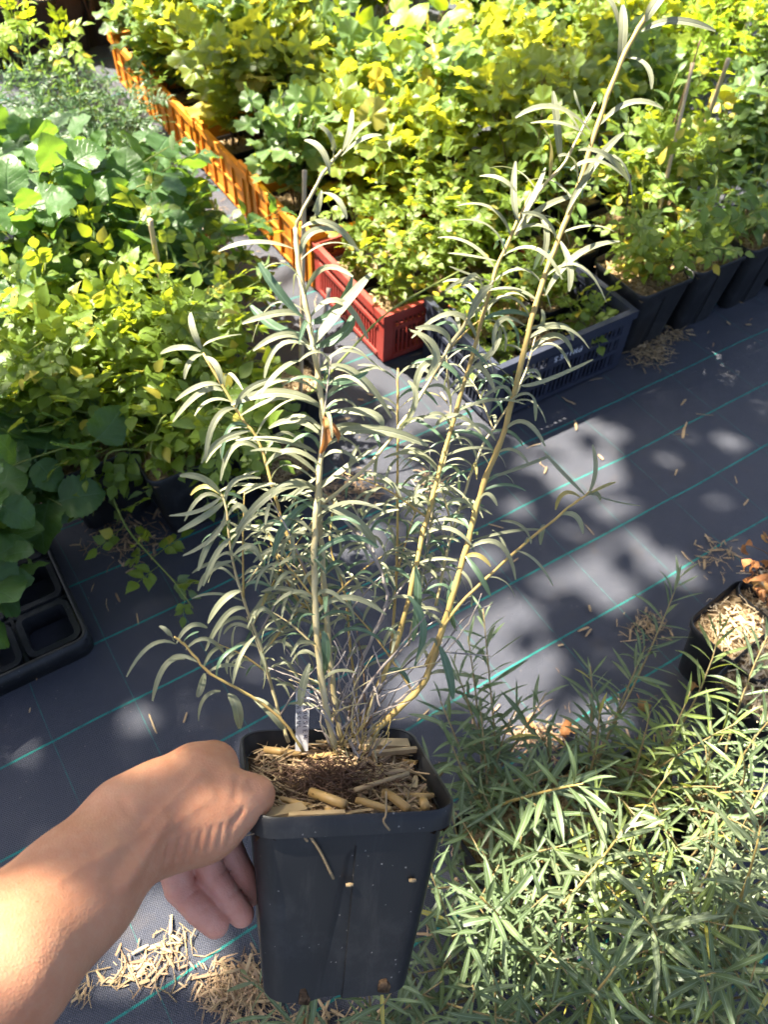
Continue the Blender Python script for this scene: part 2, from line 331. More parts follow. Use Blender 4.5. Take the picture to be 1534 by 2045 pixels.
K['pointed'] = Kind('leaf', M['pointed'], [blade(q.uniform(.05, .065), q.uniform(.019, .025), OVATE, 8, 2, q.uniform(.3, .9), .25, 0, .05, .008, q.uniform(-.3, .3), q) for _ in range(6)])
K['lime'] = Kind('leaf', M['lime'], [blade(q.uniform(.085, .11), q.uniform(.07, .085), HEART, 9, 4, q.uniform(.2, .6), .15, 0, .06, .02, 0, q) for _ in range(5)])
K['limec'] = Kind('leaf', M['lime'], [compound(7, .06, .036, .017, q) for _ in range(4)])
K['buck'] = Kind('leaf', M['buck'], [blade(q.uniform(.050, .074), q.uniform(.0056, .0076), LANCE, 7, 2, q.uniform(-.1, .6), q.uniform(.1, .5), 0, 0, .002, q.uniform(-.4, .4), q) for _ in range(9)])
K['buck_silver'] = Kind('leaf', leaf_mat('buckthorn_leaf_silver', (.115, .148, .075), (.33, .33, .20), (.28, .34, .09), yf=.01, yellow=(.42, .36, .07), veins=0, vs=1.0, tf=.25, rough=.42, vary=.45), K['buck'].sh)
K['buck_lime'] = Kind('leaf', leaf_mat('buckthorn_leaf_yellowing', (.14, .19, .05), (.30, .32, .15), (.42, .46, .05), yf=.05, yellow=(.5, .42, .05), veins=0, vs=1.0, tf=.3, rough=.42, vary=.45), K['buck'].sh)
K['herb'] = Kind('leaf', M['herb'], [compound(7, .05, .03, .006, q, LANCE) for _ in range(5)])
K['dry'] = Kind('leaf', M['dry'], [blade(q.uniform(.03, .05), q.uniform(.015, .028), OVATE, 8, 2, q.uniform(1.5, 3), q.uniform(.5, 1.4), .2, .3, .01, q.uniform(-1.5, 1.5), q) for _ in range(6)])
def put_leaves(root, mats, kind, maxobj, scale=None):
    base = np.array(root.location)
    mats = sorted(mats, key=lambda m: np.linalg.norm(m[:3, 3]-EYE) - .25*m[2, 3])
    for i, m in enumerate(mats[:maxobj]):
        mm = m.copy(); mm[:3, 3] -= base; add('leaf', random.choice(kind.me), root, mm)
    rest = mats[maxobj:]
    if rest:
        Vs, Fs, Us, off = [], [], [], 0
        for m in rest:
            v, f, u = random.choice(kind.sh); Vs.append(v @ m[:3, :3].T + m[:3, 3] - base); Fs += [[i+off for i in ff] for ff in f]; Us.append(u); off += len(v)
        o = mk('foliage', np.concatenate(Vs), Fs, kind.mat, root, np.concatenate(Us)); o['kind'] = 'stuff'
UP = np.array([0, 0, 1.])
def leaf_mats(P, t0, step, spread, upw, sr, scale=(.8, 1.15), whorl=1, tilt=.4, toptilt=None):
    """leaf matrices along polyline P from fraction t0"""
    seg = np.linalg.norm(np.diff(P, axis=0), axis=1); L = np.concatenate([[0], np.cumsum(seg)]); T = L[-1]; out = []
    s = T*t0; ang = sr.uniform(0, 6.28)
    while s < T:
        i = min(len(P)-2, int(np.searchsorted(L, s, 'right')-1)); f = (s-L[i])/(seg[i]+1e-9); p = P[i]+(P[i+1]-P[i])*f; tg = N(P[i+1]-P[i])
        a = N(np.cross(tg, [.3, .2, 1] if abs(tg[2]) < .95 else [1, 0, 0])); b = np.cross(tg, a); tt = s/T
        for w in range(whorl):
            an = ang + w*2*math.pi/whorl; rad = a*math.cos(an)+b*math.sin(an); k = spread*(1-.55*max(0, tt-.75)/.25)
            d = N(tg*(1-k)+rad*k+UP*upw+np.array([sr.gauss(0, .12) for _ in range(3)]))
            n = N(UP*(1-tilt)+tg*.35+np.array([sr.gauss(0, tilt*.6) for _ in range(3)])+S*.25)
            if abs(np.dot(n, d)) > .93: n = N(np.cross(d, a)+.2*tg)
            sc = sr.uniform(*scale)*(1-.35*max(0, tt-.8)/.2); out.append(mat4(frame(d, n), p, sc))
        ang += 2.4; s += step*sr.uniform(.7, 1.3)
    return out
def arch(base, tip, sag, sr, n=7):
    base = np.asarray(base, float); tip = np.asarray(tip, float); m = base*.55+tip*.45 + UP*sag + np.array([sr.gauss(0, .015), sr.gauss(0, .015), 0])
    return np.array([base*(1-t)**2+2*m*t*(1-t)+tip*t*t for t in np.linspace(0, 1, n)])
def shrub(name, label, cat, group, base, tips, kind, step=.02, t0=.3, spread=.75, upw=.1, maxobj=90, smat='stem_green', sr=None, rad=.003, scale=(.8, 1.15), sag=.06, whorl=1, tilt=.4):
    sr = sr or random; base = np.asarray(base, float); root = thing(name, label, cat, base, 0, group); mats = []
    for tp in tips:
        b0 = base + np.array([sr.gauss(0, .012), sr.gauss(0, .012), -.01]); P = arch(b0, tp, sag, sr)
        Vv, Ff = tube(P, np.linspace(rad, rad*.35, len(P)), 5); mk('stem', Vv, Ff, M[smat], root, base=base)
        mats += leaf_mats(P, t0, step, spread, upw, sr, scale, whorl, tilt)
    put_leaves(root, mats, K[kind], maxobj); return root
# ------------------------------------------------------------------ pots
def ring_square(w, r, z, grooves=0.0, gl=0.0, seg=5):
    """rounded square with a one-sided wedge groove in the middle of each face"""
    pts = []
    for q_ in range(4):
        c, s = math.cos(q_*math.pi/2), math.sin(q_*math.pi/2); h = w/2
        loc = [(-h+r, -h), (-h*.5, -h), (-gl, -h), (-gl*.5, -h+grooves*.5), (0.001, -h+grooves), (0.0025, -h), (h*.5, -h), (h-r, -h)]
        for k in range(1, seg): a = -math.pi/2 + math.pi/2*k/seg; loc.append((h-r+r*math.cos(a), -h+r+r*math.sin(a)))
        pts += [(x*c-y*s, x*s+y*c, z) for x, y in loc]
    return pts
def loft(rings, closed_ends=(False, False)):
    n = len(rings[0]); V = np.array([p for r in rings for p in r]); F = []
    for i in range(len(rings)-1):
        for k in range(n): F.append([i*n+k, i*n+(k+1) % n, (i+1)*n+(k+1) % n, (i+1)*n+k])
    if closed_ends[0]: F.append(list(range(n))[::-1])
    if closed_ends[1]: F.append([(len(rings)-1)*n+k for k in range(n)])
    return V, F
def pot_meshes(W, Wb, H, rimh=.014):
    def w(z): return W-.008 + (Wb-W+.008)*(-z/H)
    zs = [-rimh, -.030*H/.18, -.04*H/.18, -H*.5, -H*.85, -H*.985, -H]
    outer = []
    for z in zs:
        k = max(0, min(1, (-z-.030*H/.18)/(H-.03)))
        gl = (.006+.020*k)*(1 if z < -.035*H/.18 else .05); gd = (.003+.005*k)*(1 if z < -.035*H/.18 else .0)
        outer.append(ring_square(w(z)-(.006 if z == -H else 0), .022, z, gd, gl))
    inner = [ring_square(w(-H)-.004, .02, -H+.004, 0, .01)] + [ring_square(w(z)-.005, .021, z, 0, .01) for z in (-H*.5, -.03)] + [ring_square(W-.006, .023, -.002, 0, .01)]
    V, F = loft([ring_square(w(-rimh)-.004, .022, -rimh, 0, .01)]+outer, (False, True)); F = [f[::-1] for f in F]
    V2, F2 = loft(inner, (True, False)); shell = merge([(V, F), (V2, [f[::-1] for f in F2])])
    rim = loft([ring_square(W-.0075, .022, -rimh, 0, .01), ring_square(W-.001, .024, -rimh-.0005, 0, .01), ring_square(W, .024, -rimh*.5, 0, .01), ring_square(W-.0005, .024, -.0015, 0, .01),
                ring_square(W-.003, .024, 0, 0, .01), ring_square(W-.0058, .023, -.001, 0, .01), ring_square(W-.0062, .023, -rimh, 0, .01)])
    return shell, (rim[0], [f[::-1] for f in rim[1]])
def soft(o, ang=40):
    o.data.polygons.foreach_set('use_smooth', np.ones(len(o.data.polygons), bool))
    try:
        o.data.set_sharp_from_angle(angle=math.radians(ang))
    except Exception: pass
    return o
def mulch_mesh(w, h, sr, n=26, amp=.006):
    V, F, UVs = [], [], []
    for j in range(n+1):
        for i in range(n+1):
            V.append(((i/n-.5)*w, (j/n-.5)*w, h + sr.uniform(-amp, amp)))
    for j in range(n):
        for i in range(n): a = j*(n+1)+i; F.append([a, a+1, a+n+2, a+n+1])
    return np.array(V), F
def chip_shape(sr, kind):
    if kind == 0:   # flat sliver, slightly bowed
        L, w, t = sr.uniform(.010, .030), sr.uniform(.0016, .0058), sr.uniform(.0005, .0013); a = box(-L/2, 0, -w/2, w/2, -t/2, t/2); V, F = a
        V = V.copy(); V2 = V.copy(); V2[:, 0] += L/2; 
        Vn = np.array([(x+(sr.uniform(-.12, .12)*L if abs(x) > L*.4 else 0), y*(1-.6*(abs(x) > L*.4)*sr.random())+(sr.uniform(-.1, .1)*w), z - 6*x*x) for x in (-L/2, 0, L/2) for y in (-w/2, w/2) for z in (-t/2, t/2)])
        Fn = [[0, 1, 3, 2], [8, 10, 11, 9]]
        for i in (0, 4): Fn += [[i, i+4, i+5, i+1], [i+1, i+5, i+7, i+3], [i+3, i+7, i+6, i+2], [i+2, i+6, i+4, i]]
        return Vn, Fn
    if kind == 1:   # split reed shell with ragged ends
        L, r = sr.uniform(.016, .036), sr.uniform(.0022, .0038); span = sr.uniform(2.6, 4.2); nk = 7; V = []
        for ri in (r, r*.74):
            for x in (-L/2, 0, L/2):
                for k in range(nk): an = -span/2+span*k/(nk-1); V.append((x+(sr.uniform(-.0022, .0022) if x else 0), ri*math.sin(an), ri*math.cos(an)))
        F = []
        for o_, fl in ((0, 1), (3*nk, -1)):
            for i in range(2):
                for k in range(nk-1): F.append([o_+i*nk+k, o_+(i+1)*nk+k, o_+(i+1)*nk+k+1, o_+i*nk+k+1][::fl])
        for i in range(2):
            for k in (0, nk-1): F.append([i*nk+k, (i+1)*nk+k, 3*nk+(i+1)*nk+k, 3*nk+i*nk+k])
        for i in (0, 2):
            for k in range(nk-1): F.append([i*nk+k, i*nk+k+1, 3*nk+i*nk+k+1, 3*nk+i*nk+k])
        return np.array(V), F
    L = sr.uniform(.02, .05); b = sr.uniform(-.006, .006); return tube([[-L/2, 0, 0], [-L*.1, b, b*.4], [L/2, 0, 0]], [.0007, .0009, .0004], 4)
CH = {k: [chip_shape(q, k) for _ in range(8)] for k in (0, 1, 2)}
CHM = {(k, m): [mk('straw_chip', v, f, M[m], smooth=(k == 1), mesh_only=True) for v, f in CH[k]] for k, m in ((0, 'straw'), (0, 'chip'), (1, 'reed'), (2, 'straw'))}
def rand_rot(sr, flat=.3):
    x = N([math.cos(sr.uniform(0, 6.28)), 0, 0]); a = sr.uniform(0, 6.28); x = np.array([math.cos(a), math.sin(a), sr.gauss(0, flat*.5)]); return frame(x, N([sr.gauss(0, flat), sr.gauss(0, flat), 1]))
def litter(name, label, places, mat, sr, parent=None, kinds=(0, 0, 0, 2), scale=(.6, 1.3), base=None):
    parts = []
    for p in places:
        v, f = sr.choice(CH[sr.choice(kinds)]); parts.append((v*sr.uniform(*scale) @ rand_rot(sr, .35).T + p, f))
    V_, F_ = merge(parts); o = mk(name, V_, F_, M[mat], parent, smooth=False, base=base); o['kind'] = 'stuff'
    if parent is None: tag(o, label, 'litter')
    return o
srp = random.Random(5)
POT = {}
for nm, (w_, wb, h_) in dict(small=(.13, .10, .13), mid=(.17, .125, .18), big=(.20, .15, .22)).items():
    sh, rm = pot_meshes(w_, wb, h_); POT[nm] = [soft(mk('shell', sh[0]+np.array([0, 0, h_]), sh[1], M['pot']), 35), soft(mk('rim', rm[0]+np.array([0, 0, h_]), rm[1], M['pot']), 50)]
    mm = [soft(mk('mulch', *mulch_mesh(w_-.016, h_-.02, srp, 18), M['mulch'])) for _ in range(1)]
    V_, F_ = merge([(srp.choice(CH[srp.choice((0, 0, 2))])[0]*.9 @ rand_rot(srp).T + np.array([srp.uniform(-.5, .5)*(w_-.03), srp.uniform(-.5, .5)*(w_-.03), h_-.015+srp.uniform(0, .006)]), CH[0][0][1]) if False else
                    (lambda vf: (vf[0]*.9 @ rand_rot(srp).T + np.array([srp.uniform(-.5, .5)*(w_-.03), srp.uniform(-.5, .5)*(w_-.03), h_-.015+srp.uniform(0, .006)]), vf[1]))(srp.choice(CH[srp.choice((0, 0, 2))])) for _ in range(170)])
    POT[nm] += mm + [mk('straw_mulch', V_, F_, M['straw'], smooth=False)]
    for o in POT[nm]: COL.objects.unlink(o)
POTH = dict(small=.13, mid=.18, big=.22)
def pot(kind, loc, label, group, rz=YAW, chips=True):
    r = thing('plant_pot', label, 'pot', loc, rz, group)
    for o in POT[kind][:4 if chips else 3]:
        c = o.copy(); COL.objects.link(c); c.parent = r
        if c.name.startswith('straw'): c['kind'] = 'stuff'
    return r
# ------------------------------------------------------------------ crates
def crate(label, a0, b0, LA, LB, H, mat, style, group=None, name='crate'):
    root = thing(name, label, 'crate', AB(a0, b0), YAW, group); m = M[mat]; t = .006
    def bx(nm, *b): return mk(nm, *box(*b), m, root, smooth=False)
    rimh = .024
    base_mesh = bx('base', .004, LA-.004, .004, LB-.004, .002, .010)
    rim = merge([box(-.006, LA+.006, -.006, .010, H-rimh, H), box(-.006, LA+.006, LB-.010, LB+.006, H-rimh, H), box(-.006, .010, .0102, LB-.0102, H-rimh, H), box(LA-.010, LA+.006, .0102, LB-.0102, H-rimh, H)])
    if style == 'solid':
        rim = merge([rim, *[box(x, x+.05, y, y+.012, H+.0003, H+.018) for x in (-.004, LA-.046) for y in (-.004, LB-.008)], *[box(x, x+.012, y, y+.05, H+.0005, H+.0176) for x in (-.004, LA-.008) for y in (.0085, LB-.059)]])
    mk('rim', *rim, m, root, smooth=False)
    for x in (0, LA-.03):
        for y in (0, LB-.03):
            sx = -1 if x == 0 else 1; sy = -1 if y == 0 else 1
            xa, xb = (0, .03) if x == 0 else (LA-.03, LA); ya, yb = (0, .03) if y == 0 else (LB-.03, LB)
            V_, F_ = merge([box(xa, xb, (0 if y == 0 else LB-.008), (.008 if y == 0 else LB), .0105, H-rimh-.0005), box((0 if x == 0 else LA-.008), (.008 if x == 0 else LA), (.0083 if y == 0 else LB-.03), (.03 if y == 0 else LB-.0083), .0105, H-rimh-.0005)])
            mk('corner_post', V_, F_, m, root, smooth=False)
    tiers = {'slat': [.012, .068, .118, .160], 'flange': [.012, .105, .135], 'solid': [.012, .085]}[style]
    for z in tiers:
        h = .012 if style != 'solid' else .008
        V_, F_ = merge([box(.0305, LA-.0305, -.003, .008, z, z+h), box(.0305, LA-.0305, LB-.008, LB+.003, z, z+h), box(-.003, .008, .0305, LB-.0305, z, z+h), box(LA-.008, LA+.003, .0305, LB-.0305, z, z+h)])
        mk('rail', V_, F_, m, root, smooth=False)
    if style == 'solid':
        for s in range(4):
            b = [(.0305, LA-.0305, .0015, .0055), (.0305, LA-.0305, LB-.0055, LB-.0015), (.0015, .0055, .0305, LB-.0305), (LA-.0055, LA-.0015, .0305, LB-.0305)][s]
            bx('panel', *b, .0205, H-rimh-.0005)
    pitch, wd = {'slat': (.0145, .0055), 'flange': (.0135, .006), 'solid': (.062, .007)}[style]
    if style == 'solid': pr = (-.0055, .0013)
    else: pr = (.0008, .005)
    ztop = H-rimh-.0006
    mA = mk('slat', *box(-wd/2, wd/2, pr[0], pr[1], .011, ztop), m, smooth=False, mesh_only=True)
    for side in range(4):
        Ls = LA if side < 2 else LB; n = int((Ls-.07)/pitch)
        for i in range(n+1):
            x = .035 + (Ls-.07)*i/n
            wide = style == 'slat' and i % 7 == 3
            Mx = [Matrix.Translation((x, 0, 0)), Matrix.Translation((Ls-x, LB, 0)) @ Matrix.Rotation(math.pi, 4, 'Z'), Matrix.Translation((0, Ls-x, 0)) @ Matrix.Rotation(-math.pi/2, 4, 'Z'), Matrix.Translation((LA, x, 0)) @ Matrix.Rotation(math.pi/2, 4, 'Z')][side]
            if wide: Mx = Mx @ Matrix.Diagonal((2.2, 1.25, 1, 1))
            add('rib' if style == 'solid' else 'slat', mA, root, np.array(Mx))
    return root
blue = crate('navy blue slatted plastic crate holding mulched pots, with white lettering', 0, 0, .444, .306, .195, 'blue', 'slat')
crate('dark red plastic crate of potted plants between the orange and navy crates', -.106, .335, .50, .375, .165, 'red', 'flange')
ORB = [.722, 1.112, 1.502, 1.892]
OL = ['orange plastic crate touching the dark red crate', 'second orange plastic crate in the row counted from the red crate', 'third orange plastic crate in the row counted from the red crate', 'last orange plastic crate in the row, farthest from the red crate']
for b, lb in zip(ORB, OL): crate(lb, -.106, b, .42, .378, .175, 'orange', 'solid', 'orange crates in a row')
# lettering on the navy crate (upside down, worn white)
STROKES = {'P': [[(0, 0), (0, 1), (.6, 1), (.7, .75), (.6, .5), (0, .5)]], 'H': [[(0, 0), (0, 1)], [(.7, 0), (.7, 1)], [(0, .5), (.7, .5)]], 'I': [[(.3, 0), (.3, 1)]], 'N': [[(0, 0), (0, 1), (.7, 0), (.7, 1)]],
 'E': [[(.65, 0), (0, 0), (0, 1), (.65, 1)], [(0, .5), (.5, .5)]], 'S': [[(.65, .85), (.4, 1), (.1, .9), (.05, .65), (.6, .4), (.6, .12), (.3, 0), (0, .12)]], 'A': [[(0, 0), (.35, 1), (.7, 0)], [(.12, .38), (.58, .38)]],
 'R': [[(0, 0), (0, 1), (.55, 1), (.65, .75), (.5, .52), (0, .5)], [(.3, .5), (.7, 0)]], 'G': [[(.65, .85), (.35, 1), (.05, .75), (.05, .25), (.35, 0), (.65, .2), (.65, .45), (.38, .45)]], 'O': [[(.35, 1), (.05, .75), (.05, .25), (.35, 0), (.65, .25), (.65, .75), (.35, 1)]],
 'U': [[(0, 1), (0, .25), (.2, 0), (.45, 0), (.65, .25), (.65, 1)]], 'M': [[(0, 0), (.05, 1), (.38, .35), (.7, 1), (.75, 0)]], 'C': [[(.65, .85), (.35, 1), (.05, .7), (.05, .3), (.35, 0), (.65, .15)]], 'L': [[(0, 1), (0, 0), (.6, 0)]]}
def lettering(text, h, adv, rad, jit=0.0, sr=random):
    parts = []; x = 0
    for ch in text:
        dx, dy, sk = sr.uniform(-jit, jit)*h, sr.uniform(-jit, jit)*h, sr.uniform(-jit, jit)
        for st in STROKES.get(ch, []):
            P = [[x+dx+(a+sk*b)*h*.8, dy+b*h, 0] for a, b in st]; parts.append(tube(P, rad, 4))
        x += adv*h
    return merge(parts)
lv, lf = lettering('PHINES', .016, 1.0, .0014)
bx_ = mk('lettering_panel', *box(.16, .30, -.0050, .0006, .1302, .1595), M['blue'], blue, smooth=False)
lo = mk('lettering', np.stack([.27-lv[:, 0], np.full(len(lv), -.0052)+lv[:, 2]*.4, .153-lv[:, 1]], 1), lf, M['white'], bx_, smooth=False)
# ------------------------------------------------------------------ hero pot
Mh = np.array([[.97540119, -.21975075, .01738201], [.14750453, .70925089, .68935157], [-.16381373, -.66983041, .7242184]]); oh = np.array([-.02724825, .27618906, .79399872])
def HL(x, y, z): return oh + Mh @ np.array([x, y, z])
HPOT = thing('plant_pot', 'black square plastic pot full of straw mulch held in a hand', 'pot'); HPOT.matrix_world = Matrix(mat4(Mh, oh).tolist())
sh, rm = pot_meshes(.17, .1236, .179, .017)
soft(mk('shell', *sh, M['pot'], HPOT), 35); soft(mk('rim', *rm, M['pot'], HPOT), 50)
srh = random.Random(21)
V_, F_ = mulch_mesh(.156, -.020, srh, 40, .004)
rr = V_[:, :2]; bumpc = np.exp(-(((rr[:, 0]+.012)/.035)**2+((rr[:, 1]+.012)/.022)**2)); V_[:, 2] += .014*bumpc
soft(mk('soil', V_, F_, M['soil'], HPOT), 180)
# fibrous root clod
parts = []
for _ in range(380):
    c = np.array([srh.gauss(-.014, .022), srh.gauss(-.012, .013), -.008+srh.uniform(0, .012)]); d = rand_rot(srh, .6) @ np.array([1, 0, 0]); L = srh.uniform(.008, .022)
    e = np.array([srh.gauss(0, .004) for _ in range(3)]); c[2] = min(c[2], .002+.004*srh.random())
    parts.append(tube([c-d*L/2, c+e, c+d*L/2], [.0003, .0005, .0003], 3, False))
o = mk('root_fibres', *merge(parts), M['root'], HPOT); o['kind'] = 'stuff'
cnt = 0
for i in range(290):
    k, m = srh.choice([(0, 'straw'), (0, 'straw'), (0, 'chip'), (0, 'chip'), (2, 'straw'), (2, 'straw'), (2, 'straw')]) if i > 40 else srh.choice([(1, 'reed'), (0, 'straw'), (0, 'chip'), (0, 'straw')])
    x, y = srh.uniform(-.071, .071), srh.uniform(-.071, .071)
    clod = math.exp(-(((x+.016)/.03)**2+((y+.010)/.016)**2))
    if clod > .35: continue
    sc = srh.uniform(.8, 1.25); mm = mat4(rand_rot(srh, .28), (x, y, -.017+srh.uniform(0, .009)), sc)
    lim = .078-abs(mm[0, 0])*.016*sc*.9
    mm[0, 3] = max(-lim, min(lim, x)); mm[1, 3] = max(-.078+abs(mm[1, 0])*.018*sc, min(.078-abs(mm[1, 0])*.018*sc, y))
    add('straw_chip', srh.choice(CHM[(k, m)]), HPOT, mm)
for m_, n2 in (('chip', 420), ('straw', 260), ('soil', 120)):
    pl = []
    while len(pl) < n2:
        x, y = srh.uniform(-.072, .072), srh.uniform(-.072, .072)
        if math.exp(-(((x+.016)/.03)**2+((y+.010)/.016)**2)) > .45 and m_ != 'soil': continue
        pl.append(np.array([x, y, -.018+srh.uniform(0, .006)]))
    o = litter('fine_mulch', '', pl, m_, srh, HPOT, (0, 0, 2), (.25, .6))
# hand-placed large reeds and slabs
for px, py, qx, qy, z, r, m in [(528, 1497, 600, 1508, -.010, .0036, 'reed'), (620, 1582, 690, 1608, -.006, .0043, 'reed'), (770, 1582, 815, 1616, -.007, .0040, 'reed'), (845, 1598, 850, 1614, -.006, .0042, 'reed'), (712, 1598, 780, 1618, -.008, .0032, 'reed'), (708, 1578, 815, 1545, -.003, .0022, 'straw')]:
    A_ = at_plane(px, py, HL(0, 0, z), Mh[:, 2]); B_ = at_plane(qx, qy, HL(0, 0, z), Mh[:, 2]); la = Mh.T @ (A_-oh); lb_ = Mh.T @ (B_-oh)
    mk('reed_piece', *tube([la, (la+lb_)/2+np.array([0, 0, .0004]), lb_], [r*.92, r, r*.95], 9), M[m], HPOT)
for x, y, w, h, rz in [(.052, .058, .05, .018, -.1), (.060, .040, .045, .006, .15), (.03, .063, .03, .012, .2), (-.055, -.064, .034, .013, .3), (-.03, -.071, .045, .006, 0)]:
    Vb, Fb = box(-w/2, w/2, -h/2, h/2, -.002, .002); Rz = np.array([[math.cos(rz), -math.sin(rz), 0], [math.sin(rz), math.cos(rz), 0], [0, 0, 1]]); mk('wood_slab', Vb @ Rz.T + np.array([x, y, -.006]), Fb, M['straw'], HPOT, smooth=False)
# straw bits stuck on the front, soil plugs in the drain openings
def on_front(px, py, off=.0012):
    n = -Mh[:, 1]; # front wall plane, tapered
    p0 = HL(0, -.081, -.014); p1 = HL(0, -.0618, -.179); n = N(np.cross(Mh[:, 0], p1-p0)); n = n if n @ (EYE-p0) > 0 else -n
    return at_plane(px, py, p0+n*off, n)
for pts, r in [([(620, 1672), (640, 1702), (666, 1755)], .0011), ([(608, 1672), (614, 1680)], .0011), ([(771, 1580), (771, 1625), (766, 1640), (778, 1658)], .0009)]:
    P = [Mh.T @ (on_front(x, y, .002 if r > .001 else .008)-oh) for x, y in pts]; mk('straw_fibre', *tube(catmull(P, 4), r, 5), M['straw'], HPOT)
for px, py, w, h in [(604, 1990, .008, .014), (764, 1968, .010, .012), (612, 1998, .005, .008), (772, 1972, .006, .009)]:
    c = Mh.T @ (on_front(px, py, .0005)-oh); Vb, Fb = tube([c+[0, 0, h/2], c+[.001, -.0008, 0], c-[0, 0, h/2]], [w*.3, w*.5, w*.42], 9); Vb = Vb.copy(); Vb[:, 1] = c[1]+(Vb[:, 1]-c[1])*.12; mk('soil_plug', Vb, Fb, M['soil'], HPOT)
for px, py in [(698, 1767), (824, 1758)]:
    c = Mh.T @ (on_front(px, py, .001)-oh); Vb, Fb = tube([c-[.003, 0, 0], c, c+[.003, 0, 0]], [.0012, .0018, .0012], 7); mk('mud_spot', Vb, Fb, M['straw'], HPOT)
# ------------------------------------------------------------------ tag
tp = HL(0, .052, 0); tn = -N(Mh[:, 1]*.98 - .1*Mh[:, 0])
c4 = [at_plane(x, y, tp, tn) for x, y in ((591, 1378), (619, 1377), (615, 1500), (590, 1500))]
cen = sum(c4)/4; V8 = np.array(c4+[p-tn*.0008 for p in c4]); tago = mk('plant_tag', V8, [[0, 1, 2, 3], [7, 6, 5, 4], [0, 4, 5, 1], [1, 5, 6, 2], [2, 6, 7, 3], [3, 7, 4, 0]], M['white'], smooth=False, base=cen)
tago.location = cen; tag(tago, 'white plastic plant tag with handwriting stuck in the held pot', 'plant tag')
down_ = N(c4[3]-c4[0]); right_ = N(c4[1]-c4[0]); srt = random.Random(2)
for txt, col, y0, adv in (('ARGOUSIER', .62, .010, .62), ('MASCUL', .16, .018, .78)):
    lv, lf = lettering(txt, .0048, 1.0, .00034, .08, srt); wtag = np.linalg.norm(c4[1]-c4[0])
    Pw = c4[0] + np.outer(lv[:, 0]*1.0+y0*.6, down_) + np.outer(wtag*col + lv[:, 1]*.75 - .0012, right_)
    Pw = Pw + np.outer(lv[:, 2]+.0003*np.sign(np.dot(tn, EYE-cen)), tn if np.dot(tn, EYE-cen) > 0 else -tn)
    mk('handwriting', Pw, lf, M['ink'], tago, base=cen)
# ------------------------------------------------------------------ hero plant
HERO = thing('sea_buckthorn', 'tall silvery narrow-leaved shrub growing in the hand-held pot', 'shrub', HL(0, 0, -.02)); hb = np.array(HERO.location)
def on_v(px, py, v): return at_plane(px, py, HL(0, v, 0), Mh[:, 1])
def hstem(pix, v0, v1, r0, r1, mat, name='stem'):
    n = len(pix); P = np.array([on_v(x, y, v0+(v1-v0)*i/(n-1)) for i, (x, y) in enumerate(pix)]); C = catmull(P, 6)
    C[1:-1] += np.array([[srh.gauss(0, .0003) for _ in range(3)] for _ in range(len(C)-2)])
    r0 *= .62; r1 *= .72
    rad = np.linspace(r0, r1, len(C))*(1+.12*np.sin(np.arange(len(C))*2.1)); mk(name, *tube(C, rad, 8), M[mat], HERO, base=hb); return C
PXM = FPX
HN = [0]; HEXTRA = {}
def ribbon(P3, w, nrm, mat, droop=0.0, fold=.3, segs=9, keep=False):
    P = np.array([P3[0]*(1-t)**2 + (2*P3[1]-.5*P3[0]-.5*P3[2])*2*t*(1-t) + P3[2]*t*t for t in np.linspace(0, 1, segs+1)])
    V, UV, F = [], [], []
    tw = srh.uniform(-.5, .5)
    for i in range(segs+1):
        t = i/segs; tg = N(P[min(i+1, segs)]-P[max(i-1, 0)]); n = nrm - tg*np.dot(nrm, tg); n = N(n); y = np.cross(n, tg); a = tw*t; y2 = y*math.cos(a)+n*math.sin(a); n2 = np.cross(tg, y2); hw = NARROW(t)*w/2
        for u in (-1, 0, 1): V.append(P[i]+y2*u*hw+n2*(abs(u)*hw*fold)); UV.append((u, t))
    for i in range(segs):
        for k in (0, 1): F.append([i*3+k, (i+1)*3+k, (i+1)*3+k+1, i*3+k+1])
    HN[0] += 1
    if HN[0] > 295 and not keep:
        HEXTRA.setdefault(mat.name, []).append((np.array(V), F, np.array(UV))); return None
    return mk('leaf', V, F, mat, HERO, UV, base=hb)
VIEW = -R[:, 2]
def hleaf(b, m, t, w=13, v=0.0, green=False, dv=None):
    dv = srh.uniform(-.02, .02) if dv is None else dv
    P = [on_v(*b, v), on_v(*m, v+dv*.5-.006), on_v(*t, v+dv)]
    nrm = N(VIEW + .55*Mh[:, 2]*srh.uniform(.4, 1.2) + np.array([srh.gauss(0, .25) for _ in range(3)]))
    ribbon(P, w/FPX*.74, nrm, M['hero_green'] if green else M['hero'])
st = {}
st['main'] = hstem([(668, 1492), (645, 1380), (632, 1250), (628, 1100), (636, 960), (646, 850), (630, 720), (612, 620), (598, 540), (590, 455)], -.005, .01, .0048, .0028, 'stem_pale')
st['main2'] = hstem([(590, 455), (600, 432), (640, 355), (682, 300)], .01, .0, .0026, .0016, 'stem_pale')
st['left2'] = hstem([(682, 1485), (664, 1360), (650, 1200), (640, 1050), (638, 960)], .012, .012, .0045, .003, 'stem_pale')
st['right'] = hstem([(742, 1470), (790, 1420), (845, 1365), (880, 1270), (928, 1110), (965, 970), (1010, 850), (1062, 640), (1100, 520), (1150, 390), (1190, 262), (1240, 125), (1310, 0), (1345, -60)], .01, .0, .0052, .0026, 'stem_hero')
st['mid'] = hstem([(705, 1470), (790, 1290), (840, 1090), (880, 930), (935, 740), (985, 560), (1030, 450), (1062, 385)], .02, .015, .0042, .0018, 'stem_hero')
st['midb'] = hstem([(1030, 470), (1075, 385), (1130, 320), (1190, 205)], .02, .02, .0026, .0016, 'stem_pale')
st['diag'] = hstem([(640, 1010), (740, 925), (830, 805), (900, 690), (960, 600), (985, 560)], .01, .01, .0026, .0022, 'stem_pale')
